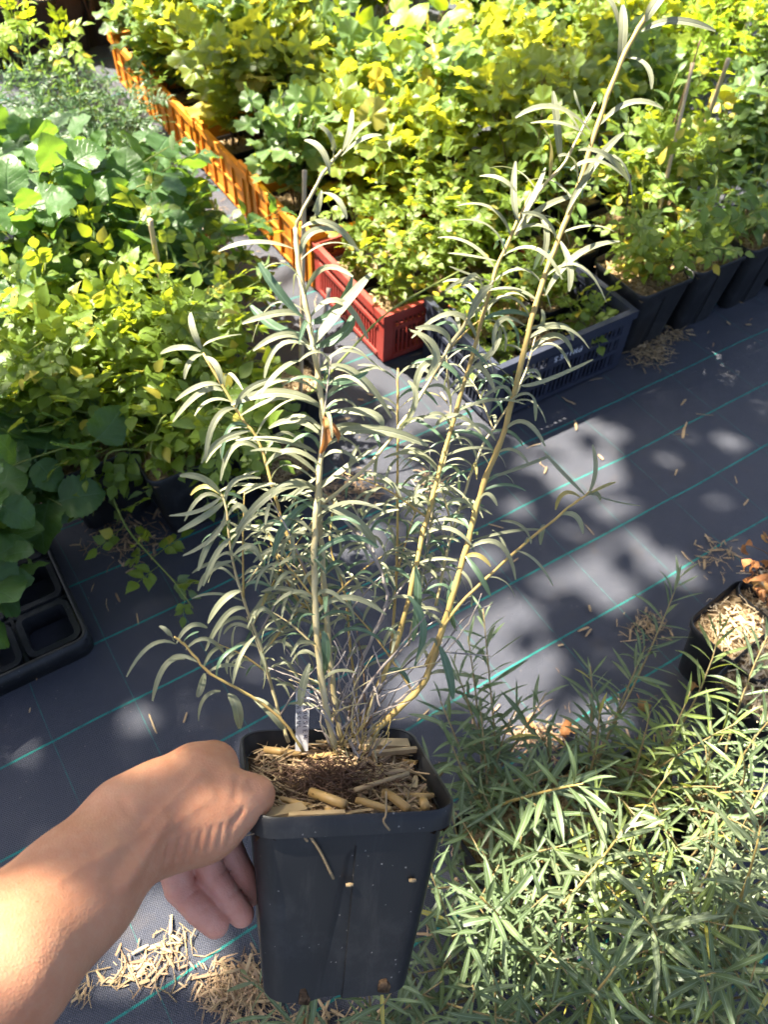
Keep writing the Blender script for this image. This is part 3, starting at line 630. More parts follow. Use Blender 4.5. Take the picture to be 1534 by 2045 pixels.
st['l1'] = hstem([(648, 1215), (600, 1120), (560, 1030), (520, 890), (480, 830), (405, 705)], .015, .03, .0028, .0014, 'stem_hero')
st['l2'] = hstem([(576, 1482), (550, 1400), (520, 1290), (490, 1210), (465, 1120), (450, 1010), (440, 985)], .03, .035, .0026, .0013, 'stem_pale')
st['l3'] = hstem([(605, 1500), (565, 1440), (500, 1390), (420, 1345), (372, 1290), (348, 1272)], -.005, -.02, .0022, .0012, 'stem_hero')
st['r1'] = hstem([(850, 1330), (900, 1230), (1010, 1120), (1110, 1035), (1178, 982)], .01, -.01, .0026, .0013, 'stem_hero')
st['t1'] = hstem([(780, 1300), (792, 1150), (794, 900), (795, 735)], .045, .05, .0022, .0014, 'stem_hero')
st['t2'] = hstem([(815, 1290), (850, 1120), (868, 1000), (900, 860), (890, 700)], .05, .05, .0022, .0012, 'stem_pale')
st['t3'] = hstem([(870, 1210), (905, 1060), (960, 900), (1035, 780), (1075, 660)], .04, .05, .0022, .0011, 'stem_pale')
st['t4'] = hstem([(690, 1470), (720, 1330), (768, 1220), (770, 1170), (740, 1100), (690, 1040), (640, 985)], .03, .015, .0028, .0018, 'twig')
st['t5'] = hstem([(640, 1240), (590, 1190), (555, 1120), (530, 1050)], .03, .045, .002, .001, 'stem_hero')
st['t6'] = hstem([(720, 1460), (700, 1300), (690, 1190), (660, 1090), (668, 1000)], .05, .05, .0022, .001, 'stem_hero')
for pix in [[(730, 1450), (800, 1395), (868, 1330), (935, 1245), (962, 1185)], [(690, 1460), (735, 1370), (800, 1290), (850, 1230)], [(700, 1450), (712, 1370), (735, 1290), (770, 1215)], [(680, 1440), (655, 1370), (690, 1300)], [(672, 1430), (620, 1395), (596, 1405)],
            [(700, 1400), (640, 1410), (600, 1420)], [(720, 1430), (770, 1340), (830, 1270), (900, 1220), (940, 1200)], [(735, 1400), (690, 1330), (660, 1300)], [(870, 1300), (920, 1305), (980, 1310)], [(850, 1350), (900, 1270), (935, 1230), (985, 1205)], [(690, 1420), (675, 1340), (700, 1265)], [(745, 1380), (800, 1340), (860, 1330)],
            [(700, 1480), (690, 1400), (715, 1320), (700, 1250)], [(720, 1470), (740, 1420), (760, 1350), (745, 1290)], [(660, 1490), (640, 1440), (655, 1400)], [(715, 1440), (690, 1390), (650, 1375)]]:
    v = srh.uniform(-.02, .05); hstem(pix, .015, v, srh.uniform(.0013, .0028), .0007, 'twig', 'twig')
for i in range(34):
    bx1, by1 = srh.uniform(655, 760), srh.uniform(1400, 1480); an = srh.uniform(-1.0, 1.15); L = srh.uniform(70, 230)
    pix = [(bx1, by1), (bx1+L*.45*math.sin(an)+srh.uniform(-10, 10), by1-L*.5*math.cos(an)), (bx1+L*math.sin(an*1.25)+srh.uniform(-14, 14), by1-L*.95*math.cos(an*1.1))]
    hstem(pix, srh.uniform(-.02, .04), srh.uniform(-.03, .06), srh.uniform(.0009, .0018), .0005, srh.choice(['twig', 'twig', 'stem_pale', 'stem_brown']), 'twig')
for i in range(46):
    bx1, by1 = srh.gauss(705, 30), srh.uniform(1455, 1520); L = srh.uniform(25, 75); an = srh.gauss(0, .5)
    hstem([(bx1, by1), (bx1+L*.5*math.sin(an)+srh.uniform(-4, 4), by1-L*.5), (bx1+L*math.sin(an), by1-L*math.cos(an))], srh.uniform(-.02, .02), srh.uniform(-.03, .03), .0011, .0005, srh.choice(['stem_pale', 'twig', 'stem_hero']), 'twig')
# traced leaves: base, middle, tip (photo positions on the plant's own plane), width
TL = [((1185,268),(1110,215),(1030,235),15),((1200,248),(1260,205),(1325,217),14),((1175,250),(1155,212),(1147,180),12),((1170,272),(1125,248),(1060,246),12),((1120,322),(1113,250),(1105,182),16),((1237,140),(1245,70),(1244,10),19),((1282,62),(1350,42),(1430,62),16),
((1245,120),(1228,20),(1195,-8),14),((1290,42),(1312,5),(1345,-30),22),((1245,115),(1290,130),(1302,178),12),((1155,300),(1210,310),(1257,362),13),((1140,340),(1190,322),(1245,352),13),((1132,425),(1190,325),(1247,265),16),((1036,445),(1026,390),(1030,322),14),((1040,440),(1068,390),(1090,335),13),
((1036,458),(1090,412),(1158,390),14),((1032,385),(1000,358),(958,352),13),((1012,512),(975,452),(905,442),14),((995,522),(940,512),(895,506),13),((1090,590),(1150,512),(1238,482),16),((980,562),(935,548),(897,532),11),((1118,480),(1138,530),(1137,582),14),((1080,530),(1092,470),(1078,430),14),
((1055,600),(1010,590),(960,640),14),((1048,650),(1000,640),(985,700),12),((985,570),(960,590),(935,640),16),((1050,660),(1120,650),(1145,680),12),((940,740),(985,700),(1000,655),13),
((684,302),(700,258),(703,218),13),((682,312),(722,280),(762,270),13),((665,330),(662,280),(635,250),13),((658,348),(642,300),(608,280),13),((690,302),(714,262),(742,244),12),((640,385),(672,398),(692,437),13),((642,380),(632,420),(622,445),15),
((602,455),(660,448),(716,503),15),((600,508),(620,465),(668,460),15),((586,497),(510,484),(436,502),13),((605,635),(560,590),(516,525),24,1),((612,645),(670,620),(704,548),20,1),((625,690),(672,628),(742,545),24),((605,632),(560,625),(483,646),15),((606,668),(550,655),(500,610),24,1),((625,695),(685,668),(703,630),24,1),
((620,695),(560,690),(528,755),15),((618,690),(570,668),(505,700),14),((640,738),(712,748),(782,835),18),((642,762),(690,760),(735,742),14,1),((648,818),(560,785),(460,808),20),((652,872),(750,858),(855,890),20),((660,822),(735,825),(765,850),18),((650,880),(690,850),(770,870),14),((636,985),(560,975),(470,1062),18),
((640,1010),(710,1040),(752,1095),20),((640,975),(690,935),(752,890),14),((632,905),(560,880),(470,880),15),((630,1000),(575,1040),(545,1110),16,1),((634,950),(590,985),(555,1000),12),((640,900),(610,870),(560,910),14,1),((600,720),(560,740),(520,790),13),
((402,697),(386,660),(380,624),13),((405,692),(432,678),(482,668),12),((400,702),(360,694),(320,706),12),((405,707),(380,722),(368,757),11),((410,712),(432,732),(442,768),13),((445,780),(400,785),(345,842),13),((440,770),(400,770),(350,800),11),((470,815),(430,840),(410,920),13),((480,830),(540,800),(575,800),11),((500,860),(440,880),(402,925),12),((520,900),(470,890),(440,960),12),((530,930),(580,900),(640,930),13),((470,815),(500,775),(560,755),12),
((441,988),(405,955),(358,950),14),((441,992),(400,1020),(338,1030),11),((446,1002),(410,1030),(355,1062),13),((450,1020),(430,1070),(365,1110),12),((455,1040),(420,1080),(395,1140),13),((460,1075),(430,1110),(405,1170),12),((455,1030),(480,1010),(500,1050),11),((450,1000),(470,960),(520,955),12),((465,1120),(420,1140),(395,1180),12),((480,1180),(445,1200),(415,1245),15),((490,1215),(450,1230),(410,1300),12),((465,1110),(500,1090),(520,1120),11),
((1176,985),(1190,940),(1184,888),10),((1170,990),(1130,950),(1088,905),9),((1180,985),(1205,972),(1230,963),7),((1182,986),(1230,1002),(1280,1010),5),((1165,998),(1130,985),(1110,1018),12),((1118,1028),(1150,1030),(1165,1066),12),((1090,1050),(1082,1060),(1080,1088),14),((1060,1080),(1040,1050),(1000,1040),9),((1170,990),(1190,985),(1200,1000),11),((1030,1100),(1070,1120),(1105,1170),7),
((350,1286),(300,1290),(252,1352),9),((348,1280),(335,1262),(318,1250),9),((352,1285),(380,1250),(414,1254),10),((370,1298),(415,1276),(458,1320),9),((368,1316),(330,1330),(304,1400),14),((408,1345),(402,1370),(394,1392),15),((455,1386),(472,1412),(478,1455),22),((505,1393),(540,1420),(566,1457),20),((440,1380),(408,1395),(396,1440),10),((412,1345),(450,1328),(490,1335),8),((510,1270),(480,1310),(465,1365),9),((520,1300),(530,1340),(525,1375),13),((505,1245),(530,1215),(560,1262),9),
((1075,665),(1085,640),(1082,618),10),((1072,670),(1100,650),(1120,655),9),((1060,700),(1110,670),(1145,705),14),((1040,770),(1090,760),(1185,718),9),((1020,800),(1060,790),(1070,840),11),((965,960),(1050,930),(1100,910),9),((940,1080),(1030,1060),(1090,1060),8),((930,1110),(960,1150),(980,1190),13,1),((878,1290),(895,1340),(905,1395),20,1),((905,1160),(900,1210),(912,1260),18,1),((830,1130),(835,1200),(825,1280),18,1),((815,1190),(845,1250),(828,1330),16,1),((645,1260),(652,1300),(645,1350),20,1),((618,1325),(605,1370),(600,1410),17),
((800,860),(830,800),(815,760),12),((850,760),(870,700),(820,660),18),((900,690),(880,660),(830,655),14),((870,720),(840,740),(830,790),16),((960,860),(910,830),(870,850),12),((990,880),(960,850),(930,860),10)]
for e in TL: hleaf(e[0], e[1], e[2], e[3]*.88, srh.uniform(-.012, .02), len(e) > 4)
def hrandom(C, t0, t1, n, Lr, wr, gp=.15, side=None):
    n = int(n*1.1)
    for i in range(n):
        t = t0+(t1-t0)*(i+srh.random())/n; k = t*(len(C)-1); i0 = min(len(C)-2, int(k)); p = C[i0]+(C[i0+1]-C[i0])*(k-i0); tg = N(C[i0+1]-C[i0])
        L = srh.uniform(*Lr)*srh.uniform(.8, 1.1); w = srh.uniform(*wr)*.68; an = i*2.4+srh.uniform(-.5, .5); a = N(np.cross(tg, VIEW)); b = np.cross(tg, a)
        rd = a*math.cos(an)*1.2+b*math.sin(an)*.6; rd = N(rd)
        u = Mh[:, 2]*.5+UP*.5; c = srh.uniform(-.35, .45); mid = p + L*.5*N(rd+u*.45+tg*.2); tip = p + L*.92*N(rd*1.0 - u*c + tg*.1)
        ribbon([p, mid, tip], w, N(u+VIEW*.8+np.array([srh.gauss(0, .35) for _ in range(3)])), M['hero_green'] if srh.random() < gp else M['hero'])
hrandom(st['main'], .22, .92, 20, (.045, .07), (.005, .008)); hrandom(st['left2'], .3, .95, 8, (.04, .06), (.0045, .007)); hrandom(st['right'], .3, .75, 16, (.045, .075), (.005, .008), .25)
hrandom(st['mid'], .3, .85, 20, (.045, .07), (.005, .0075), .25); hrandom(st['midb'], .1, .9, 5, (.045, .06), (.005, .007)); hrandom(st['l1'], .05, .9, 18, (.035, .06), (.004, .006)); hrandom(st['l2'], .3, .95, 14, (.035, .055), (.004, .006))
hrandom(st['main'], .12, .6, 16, (.03, .045), (.004, .006), .2); hrandom(st['right'], .15, .5, 12, (.03, .045), (.004, .006), .3); hrandom(st['mid'], .1, .5, 14, (.03, .045), (.004, .006), .3)
hrandom(st['t1'], .1, 1, 18, (.03, .05), (.0035, .0055), .3); hrandom(st['t2'], .1, 1, 20, (.03, .052), (.0035, .0055), .3); hrandom(st['t3'], .1, .95, 18, (.03, .05), (.0035, .0055), .3); hrandom(st['t4'], .35, .95, 8, (.03, .05), (.0035, .005), .2)
hrandom(st['t5'], .2, 1, 10, (.03, .05), (.003, .005), .2); hrandom(st['t6'], .3, 1, 12, (.03, .05), (.003, .005), .3); hrandom(st['r1'], .1, .6, 8, (.025, .045), (.003, .005), .4); hrandom(st['l3'], .5, .95, 3, (.03, .04), (.003, .005)); hrandom(st['diag'], .1, .9, 9, (.04, .06), (.005, .007))
for i in range(30):   # fine side shoots with small narrow leaves
    C0 = st[srh.choice(['main', 'left2', 'mid', 'right', 't1', 't2', 't3', 't4', 't6', 'l1', 'l2', 'diag'])]; k0 = srh.randrange(int(len(C0)*.12), int(len(C0)*.62)); p0 = C0[k0]
    d0 = N(Mh[:, 2]*srh.uniform(.3, 1.0)+Mh[:, 0]*srh.uniform(-1, 1)+Mh[:, 1]*srh.uniform(-.4, .6)); L0 = srh.uniform(.05, .12); Cs = catmull([p0, p0+d0*L0*.5+UP*.004, p0+d0*L0-UP*L0*.1], 5)
    mk('twig', *tube(Cs, np.linspace(.0011, .0005, len(Cs)), 5), M[srh.choice(['stem_hero', 'stem_pale', 'twig'])], HERO, base=hb); hrandom(Cs, .15, 1, 9, (.024, .042), (.0036, .0054), .3)
for mn, lst in HEXTRA.items():
    Vx, Fx = merge([(v, f) for v, f, u in lst]); o = mk('foliage', Vx, Fx, bpy.data.materials[mn], HERO, np.concatenate([u for v, f, u in lst]), base=hb); o['kind'] = 'stuff'
# withered leaf on the main stem
for b, m, t, w in [((645, 830), (652, 865), (640, 905), 13), ((648, 835), (668, 862), (674, 882), 12), ((645, 835), (650, 852), (664, 872), 11), ((646, 838), (658, 858), (655, 884), 10)]:
    P = [on_v(*b, -.01), on_v(*m, -.022), on_v(*t, -.012)]; ribbon(P, w/FPX*.74, N(VIEW+Mh[:, 0]*.5), M['dry'], fold=.9, keep=True)['label'] = 'withered brown leaf'
# ------------------------------------------------------------------ hand and forearm (one signed-distance surface)
def hand():
    # (x px, y px, depth) in photo coordinates -> camera space metres
    def c3(px, py, d): return np.array([(px-CX)/FPX*d, (py-CY)/FPX*d, d])
    P = []  # (a, ra, b, rb, blend, kind)
    def cap(a, ra, b, rb, k, kind=0): P.append((c3(*a), ra, c3(*b), rb, k, kind))
    cap((-330, 2250, .42), .047, (-20, 1935, .495), .043, .02); cap((-20, 1935, .495), .043, (150, 1780, .555), .0365, .03)
    cap((150, 1780, .555), .0345, (262, 1662, .60), .0295, .03); cap((120, 1780, .57), .030, (250, 1635, .615), .024, .02)
    cap((262, 1672, .605), .030, (370, 1640, .63), .029, .025); cap((262, 1630, .615), .024, (395, 1548, .655), .0225, .022)
    cap((330, 1590, .63), .024, (420, 1590, .645), .026, .02); cap((395, 1545, .655), .0215, (430, 1527, .668), .0165, .015)
    cap((345, 1655, .625), .0265, (415, 1640, .63), .0265, .02); cap((400, 1640, .628), .0255, (468, 1603, .638), .0200, .014)
    cap((468, 1603, .638), .0190, (500, 1592, .645), .0162, .010); cap((496, 1592, .645), .0160, (512, 1588, .652), .0148, .006)
    cap((425, 1525, .672), .0150, (452, 1560, .70), .0115, .010); cap((452, 1560, .70), .0105, (462, 1650, .73), .010, .006, 1)
    # fingers along the outside of the pot wall
    fing = [((330, 1690, .662), (358, 1775, .664), (398, 1818, .664), (430, 1846, .668), .0122, .0112), ((385, 1660, .678), (420, 1745, .678), (455, 1796, .680), (482, 1826, .684), .0122, .0108), ((420, 1640, .695), (462, 1705, .697), (482, 1745, .700), (498, 1786, .706), .0120, .0105)]
    for a, b, c, d, r0, r1 in fing:
        cap((a[0], a[1]-30, a[2]-.005), r0*1.15, b, r0, .003, 1); cap(b, r0*.985, c, r0*.96, .0015, 1); cap(c, r0*.97, d, r1, .0015, 1)
    lo = np.min([np.minimum(p[0]-p[1], p[2]-p[3]) for p in P], 0)-.006; hi = np.max([np.maximum(p[0]+p[1], p[2]+p[3]) for p in P], 0)+.006
    h = .0020; n = np.ceil((hi-lo)/h).astype(int)
    ax = [lo[i]+h*np.arange(n[i]) for i in range(3)]; X, Y, Z = np.meshgrid(*ax, indexing='ij', sparse=True)
    D = None; DF = None
    for a, ra, b, rb, k, kind in P:
        ab = b-a; L2 = ab@ab; t = np.clip(((X-a[0])*ab[0]+(Y-a[1])*ab[1]+(Z-a[2])*ab[2])/L2, 0, 1)
        d = np.sqrt((X-a[0]-t*ab[0])**2+(Y-a[1]-t*ab[1])**2+(Z-a[2]-t*ab[2])**2)-(ra+(rb-ra)*t)
        d = d.astype(np.float32)
        if kind == 1: DF = d.copy() if DF is None else np.minimum(DF, d)
        if D is None: D = d; continue
        hh = np.clip(.5+.5*(D-d)/k, 0, 1); D = D*(1-hh)+d*hh-k*hh*(1-hh)
    neg = D < 0; c8 = [neg[i:n[0]-1+i, j:n[1]-1+j, l:n[2]-1+l] for i in (0, 1) for j in (0, 1) for l in (0, 1)]
    s = sum(c.astype(np.int8) for c in c8); cells = (s > 0) & (s < 8); idx = -np.ones(cells.shape, np.int64); I = np.argwhere(cells); idx[cells] = np.arange(len(I))
    acc = np.zeros((len(I), 3)); cnt = np.zeros(len(I)); offs = np.array([(i, j, l) for i in (0, 1) for j in (0, 1) for l in (0, 1)])
    val = np.stack([D[I[:, 0]+o[0], I[:, 1]+o[1], I[:, 2]+o[2]] for o in offs], 1)
    for p in range(8):
        for q_ in range(p+1, 8):
            if abs(offs[p]-offs[q_]).sum() != 1: continue
            m = (val[:, p] < 0) != (val[:, q_] < 0); t = val[m, p]/(val[m, p]-val[m, q_]); acc[m] += offs[p]+(offs[q_]-offs[p])*t[:, None]; cnt[m] += 1
    V = lo + h*(I + acc/cnt[:, None]); F = []
    for axn in range(3):
        u, w = [(1, 2), (2, 0), (0, 1)][axn]; e = np.zeros(3, int); e[axn] = 1
        A = neg; sl0 = [slice(1, n[i]-1) for i in range(3)]; sl0[axn] = slice(0, n[axn]-1); sl1 = list(sl0); sl1[axn] = slice(1, n[axn])
        a0 = A[tuple(sl0)]; a1 = A[tuple(sl1)]; ch = np.argwhere(a0 != a1); off = np.ones(3, int); off[axn] = 0; g0 = ch+off; flip = a0[tuple(ch.T)]
        du = np.zeros(3, int); du[u] = 1; dw = np.zeros(3, int); dw[w] = 1
        q4 = np.stack([idx[tuple((g0-du-dw).T)], idx[tuple((g0-dw).T)], idx[tuple(g0.T)], idx[tuple((g0-du).T)]], 1); q4[~flip] = q4[~flip][:, ::-1]; F.append(q4)
    F = np.concatenate(F); pink = np.clip((.006-DF[I[:, 0], I[:, 1], I[:, 2]])/.006, 0, 1) if DF is not None else np.zeros(len(V))
    # smooth, then add tendon and skin-fold relief
    E_ = np.concatenate([F[:, [0, 1]], F[:, [1, 2]], F[:, [2, 3]], F[:, [3, 0]]])
    for _ in range(2):
        a = np.zeros_like(V); c = np.zeros(len(V)); np.add.at(a, E_[:, 0], V[E_[:, 1]]); np.add.at(a, E_[:, 1], V[E_[:, 0]]); np.add.at(c, E_[:, 0], 1); np.add.at(c, E_[:, 1], 1); V = .45*V+.55*a/c[:, None]
        pk = np.zeros(len(V)); np.add.at(pk, E_[:, 0], pink[E_[:, 1]]); np.add.at(pk, E_[:, 1], pink[E_[:, 0]]); pink = .5*pink+.5*pk/c
    nr = np.zeros_like(V); fn = np.cross(V[F[:, 2]]-V[F[:, 0]], V[F[:, 3]]-V[F[:, 1]]); [np.add.at(nr, F[:, k], fn) for k in range(4)]; nr /= np.linalg.norm(nr, axis=1)[:, None]+1e-12
    px = V[:, 0]/V[:, 2]*FPX+CX; py = V[:, 1]/V[:, 2]*FPX+CY
    def crease(x0, y0, x1, y1, w, dp):
        t = np.clip(((px-x0)*(x1-x0)+(py-y0)*(y1-y0))/((x1-x0)**2+(y1-y0)**2), 0, 1); d = np.hypot(px-x0-t*(x1-x0), py-y0-t*(y1-y0)); return dp*np.exp(-(d/w)**2)
    disp = np.zeros(len(V)); fr = nr[:, 2] < .3
    for k in range(7):  # skin folds on the heel of the thumb
        x = 330+k*21; disp -= fr*crease(x, 1722-k*6, x+9, 1682-k*7, 4, .0016)
    disp += fr*crease(250, 1770, 330, 1640, 13, .0028); disp -= fr*crease(225, 1745, 300, 1620, 20, .0020)   # tendon
    disp -= fr*crease(475, 1555, 470, 1592, 9, .0018); disp -= fr*crease(440, 1575, 425, 1545, 14, .0014)
    for x0, y0, x1, y1, w, dp in [(300, 1640, 400, 1545, 8, .0011), (330, 1660, 425, 1590, 8, .0009), (200, 1720, 300, 1650, 9, .0010), (120, 1760, 230, 1690, 9, .0008)]: disp += fr*crease(x0, y0, x1, y1, w, dp)
    for k in range(5): disp -= fr*crease(486+k*7, 1558+k*1.5, 489+k*7, 1582, 3, .0006)
    for k in range(4): disp -= fr*crease(452+k*6, 1660-k*9, 470+k*6, 1640-k*8, 3.5, .0008)
    for k in range(3): disp -= fr*crease(236+k*9, 1592+k*3, 252+k*9, 1625+k*3, 4, .0007)
    disp -= fr*crease(472, 1650, 486, 1612, 4, .0009); disp -= fr*crease(500, 1560, 507, 1578, 3.5, .0007); disp -= fr*crease(392, 1778, 366, 1800, 4, .0012); disp -= fr*crease(432, 1752, 452, 1738, 4, .0010); disp -= fr*crease(412, 1812, 384, 1832, 4, .0009); disp -= fr*crease(458, 1790, 478, 1776, 4, .0008)
    V = V + nr*disp[:, None]
    return EYE + V @ R.T, F, pink
hv, hf, pink = hand()
def skin():
    g = G('skin'); o = g.n('ShaderNodeNewGeometry').outputs['Position']
    at = g.n('ShaderNodeAttribute'); at.attribute_name = 'palm_side'
    c = g.mix(g.ramp(g.noise(26, o, 5), .36, .66), (.60, .285, .16), (.50, .21, .11))
    c = g.mix(g.math('MULTIPLY', g.ramp(g.noise(150, o, 3), .45, .75), .35), c, (.60, .34, .20))
    c = g.mix(at.outputs['Fac'], c, (.70, .30, .21))
    c = g.mix(g.math('MULTIPLY', at.outputs['Fac'], g.ramp(g.noise(60, o, 3), .4, .7)), c, (.72, .36, .26))
    sp = g.n('ShaderNodeTexVoronoi'); sp.inputs['Scale'].default_value = 38; g.l(o, sp.inputs['Vector'])
    mole = g.math('MULTIPLY', g.math('LESS_THAN', sp.outputs['Distance'], .055), g.math('GREATER_THAN', g.noise(13, o), .5))
    c = g.mix(g.math('MULTIPLY', mole, .55), c, (.16, .07, .04))
    g.l(c, g.p.inputs['Base Color']); g.p.inputs['Roughness'].default_value = .5; g.p.inputs['Specular IOR Level'].default_value = .35
    g.p.inputs['Subsurface Weight'].default_value = .18; g.p.inputs['Subsurface Radius'].default_value = (.012, .004, .002); g.p.inputs['Subsurface Scale'].default_value = .5
    v = g.n('ShaderNodeTexVoronoi'); v.feature = 'DISTANCE_TO_EDGE'; v.inputs['Scale'].default_value = 380; g.l(o, v.inputs['Vector'])
    hgt = g.math('ADD', g.math('MULTIPLY', g.ramp(v.outputs['Distance'], 0, .25), .5), g.math('MULTIPLY', g.noise(150, o, 5), 1.6)); g.bump(hgt, .36, .0007); return g.m
hbase = hv.mean(0); ho = mk('person', hv, hf, skin(), base=hbase); ho.location = hbase; at_ = ho.data.attributes.new('palm_side', 'FLOAT', 'POINT'); at_.data.foreach_set('value', pink.astype(np.float32))
tag(ho, 'bare forearm and hand of a person gripping the rim of the held pot', 'person')
# ------------------------------------------------------------------ planting block behind: pots and plants
sr = random.Random(99)
GP = 'black pots standing in the planting block'; n_ = 0
POT_L = 'black square mulched pot standing among the other pots behind the crates'
def P_(kind, a, b, label=POT_L, group=GP, rz=YAW): pot(kind, AB(a, b), label, group, rz); return AB(a, b, POTH[kind]-.03)
def tips(c, n, r, h, lean=(0, 0)):
    out = []
    for i in range(n):
        an = i*2.4+sr.uniform(-.4, .4); rr_ = r*math.sqrt((i+.6)/n); out.append(np.array([c[0]+rr_*math.cos(an)+lean[0], c[1]+rr_*math.sin(an)+lean[1], c[2]+h*sr.uniform(.75, 1.08)]))
    return out
for i, a in enumerate((.083, .222, .361)):
    for j, b in enumerate((.078, .225)):
        c = P_('small', a, b, 'small black mulched pot set inside the navy crate', 'pots in the navy crate'); c = c+np.array([0, 0, .0])
        h = [.10, .16, .13, .18, .12, .17][i*2+j]
        if (i, j) != (1, 0): shrub('young_shrub', 'low round-leaved young shrub growing in the navy crate', 'shrub', 'young shrubs in the navy crate', c, tips(c, 5, .08, h), 'ovalc', .018, .35, .8, .1, 40, sr=sr, rad=.0018, sag=.03)
for i, a in enumerate((-.02, .14, .30)):
    for j, b in enumerate((.43, .60)):
        c = P_('small', a, b, 'small black mulched pot set inside the red crate', 'pots in the red crate')
        if True: shrub('rose_bush', 'light green rose bush growing in the red crate', 'rose bush', 'roses in the red crate', c, tips(c, 6, .11, .28), 'ovalc' if i != 2 else 'rose', .022, .25, .85, .1, 60, sr=sr, rad=.002)
CRN = ['orange crate touching the red crate', 'second orange crate from the red crate', 'third orange crate from the red crate', 'orange crate farthest from the red crate']
for k, b0 in enumerate(ORB):
    for i, a in enumerate((-.01, .15, .30)):
        for b in (b0+.10, b0+.27):
            c = P_('small', a, b, 'black mulched pot set inside the '+CRN[k], 'pots in the orange crates')
            if a > .0 or b == b0+.27: shrub('currant_bush', 'yellow-green currant bush growing in the '+CRN[k], 'currant bush', 'currants in the orange crates', c, tips(c, 6, .12, .32+.04*k), 'currant' if (k+i) % 3 else 'currant_dark', .022, .3, .8, .15, 60, 'stem_brown', sr, .0022, (.9, 1.35))
# right-hand row of big pots along the path edge
for a in (.565, .77, .975, 1.18):
    P_('big', a, .105, 'large black ribbed pot in the row beside the navy crate', 'large pots beside the navy crate')
    c = AB(a, .105, .19)
    shrub('pointed_leaf_shrub', 'shrub with drooping pointed leaves in the large black pots', 'shrub', 'pointed-leaved shrubs beside the navy crate', c, tips(c, 10, .23, .26 if a < 1.1 else .2, (.03, -.05)), 'pointed' if a > .6 else 'ovalc', .020, .2, .85, .05, 90, sr=sr, rad=.0025, whorl=1)
occupied = lambda a, b: (a < .36 and b < 2.3) or (b < .30 and a < 1.3) or (1.28 < a < 1.75 and .1 < b < .55)
cnt = 0
for i in range(12):
    for j in range(15):
        a = .50+.20*i; b = .36+.20*j-.02
        if b > 2.35: a -= .6
        a += sr.uniform(-.03, .03); b += sr.uniform(-.03, .03)
        if occupied(a, b): continue
        p = AB(a, b); d = p-EYE; xx = R.T @ (p+np.array([0, 0, .3])-EYE); px, py = xx[0]/xx[2]*FPX+CX, xx[1]/xx[2]*FPX+CY
        if px < 120 or px > 1700 or py < -330: continue
        near = np.linalg.norm(p-EYE) < 3.0
        if near: P_('mid', a, b)
        c = AB(a, b, .14); cnt += 1; mo = 42 if near else 16
        if 600 < px < 960 and -40 < py < 190: continue
        if 560 < px < 940 and py < -100: kd, lb, nm, g_, h, st_, ns = 'lime', 'tall shrub with large smooth lime leaves behind the currants', 'lime_leaved_shrub', 'lime-leaved shrubs behind the currants', .36, .05, 4
        elif px > 1330 and py < 260 and sr.random() < .75: kd, lb, nm, g_, h, st_, ns = 'limec', 'bright yellow-green shrub with feathery leaflets behind the bamboo canes', 'feathery_shrub', 'feathery bright shrubs behind the canes', .38, .035, 5
        elif px > 1120 and py > 150 and sr.random() < .5: kd, lb, nm, g_, h, st_, ns = 'pointed', 'pointed-leaved green shrub standing among the bamboo canes', 'pointed_leaf_shrub', 'pointed-leaved shrubs among the canes', .34, .03, 5
        elif py > 330 and sr.random() < .7: kd, lb, nm, g_, h, st_, ns = ('ovalc' if sr.random() < .6 else 'rose'), 'light green shrub with oval leaflets behind the red and navy crates', 'oval_leaf_shrub', 'oval-leaved shrubs behind the crates', .30, .020, 6
        elif sr.random() < .42: kd, lb, nm, g_, h, st_, ns = 'currant_dark', 'grey-green currant bush in the block behind the crates', 'currant_bush', 'grey-green currants behind the crates', .36, .026, 6
        else: kd, lb, nm, g_, h, st_, ns = 'currant', 'pale yellow-green currant bush in the block behind the crates', 'currant_bush', 'pale currants behind the crates', .36, .026, 6
        shrub(nm, lb, 'shrub' if 'currant' not in nm else 'currant bush', g_, c, tips(c, ns, .13, h), kd, st_, .3, .8, .12, mo, 'stem_brown' if 'currant' in kd else 'stem_green', sr, .0023, (.8, 1.25))
for px, py, z, hh_ in [(690, 70, .42, 4), (790, 95, .44, 5), (880, 75, .42, 4), (740, 20, .44, 4), (840, 10, .46, 4), (640, 30, .36, 3)]:
    c = at_z(px, py, z); tl = [c+np.array([.12*math.cos(k*2.4+px), .12*math.sin(k*2.4+px), sr.uniform(-.1, .06)]) for k in range(hh_)]
    shrub('lime_leaved_shrub', 'tall shrub with large smooth lime leaves rising above the currants', 'shrub', 'lime-leaved shrubs above the currants', (c[0], c[1], .10), tl, 'lime', .040, .4, .8, .05, 60, 'stem_brown', sr, .003, (.85, 1.2), .05, 1, .45)
for px, py, z in [(620, 150, .34), (720, 190, .34), (820, 200, .36), (930, 140, .36), (950, 60, .38)]:
    c = at_z(px, py, z); shrub('currant_bush', 'pale currant bush in front of the lime-leaved shrubs', 'currant bush', 'currants before the lime-leaved shrubs', (c[0], c[1], .12), tips((c[0], c[1], .12), 7, .14, z-.1), 'currant' if px != 820 else 'currant_dark', .024, .25, .8, .15, 50, 'stem_brown', sr, .0023, (.95, 1.35))
def cane(pa, za, pb, zb, label, r=.0055, mat='bamboo', group=None):
    A_ = at_z(*pa, za); B_ = np.array([A_[0], A_[1], zb]) if pb is None else at_z(*pb, zb); C = np.array([A_+(B_-A_)*t for t in np.linspace(0, 1, 21)]); rad = np.array([r*(1.16 if k % 5 == 0 else 1) for k in range(21)])*np.linspace(1, .85, 21)
    o = mk('bamboo_cane', *tube(C, rad, 9), M[mat], base=C[0]); o.location = C[0]; tag(o, label, 'cane', group); return o
cane((1285, 560), .1, (1385, 125), .62, 'slender pale bamboo cane with a dark thread tied round it', .0055)
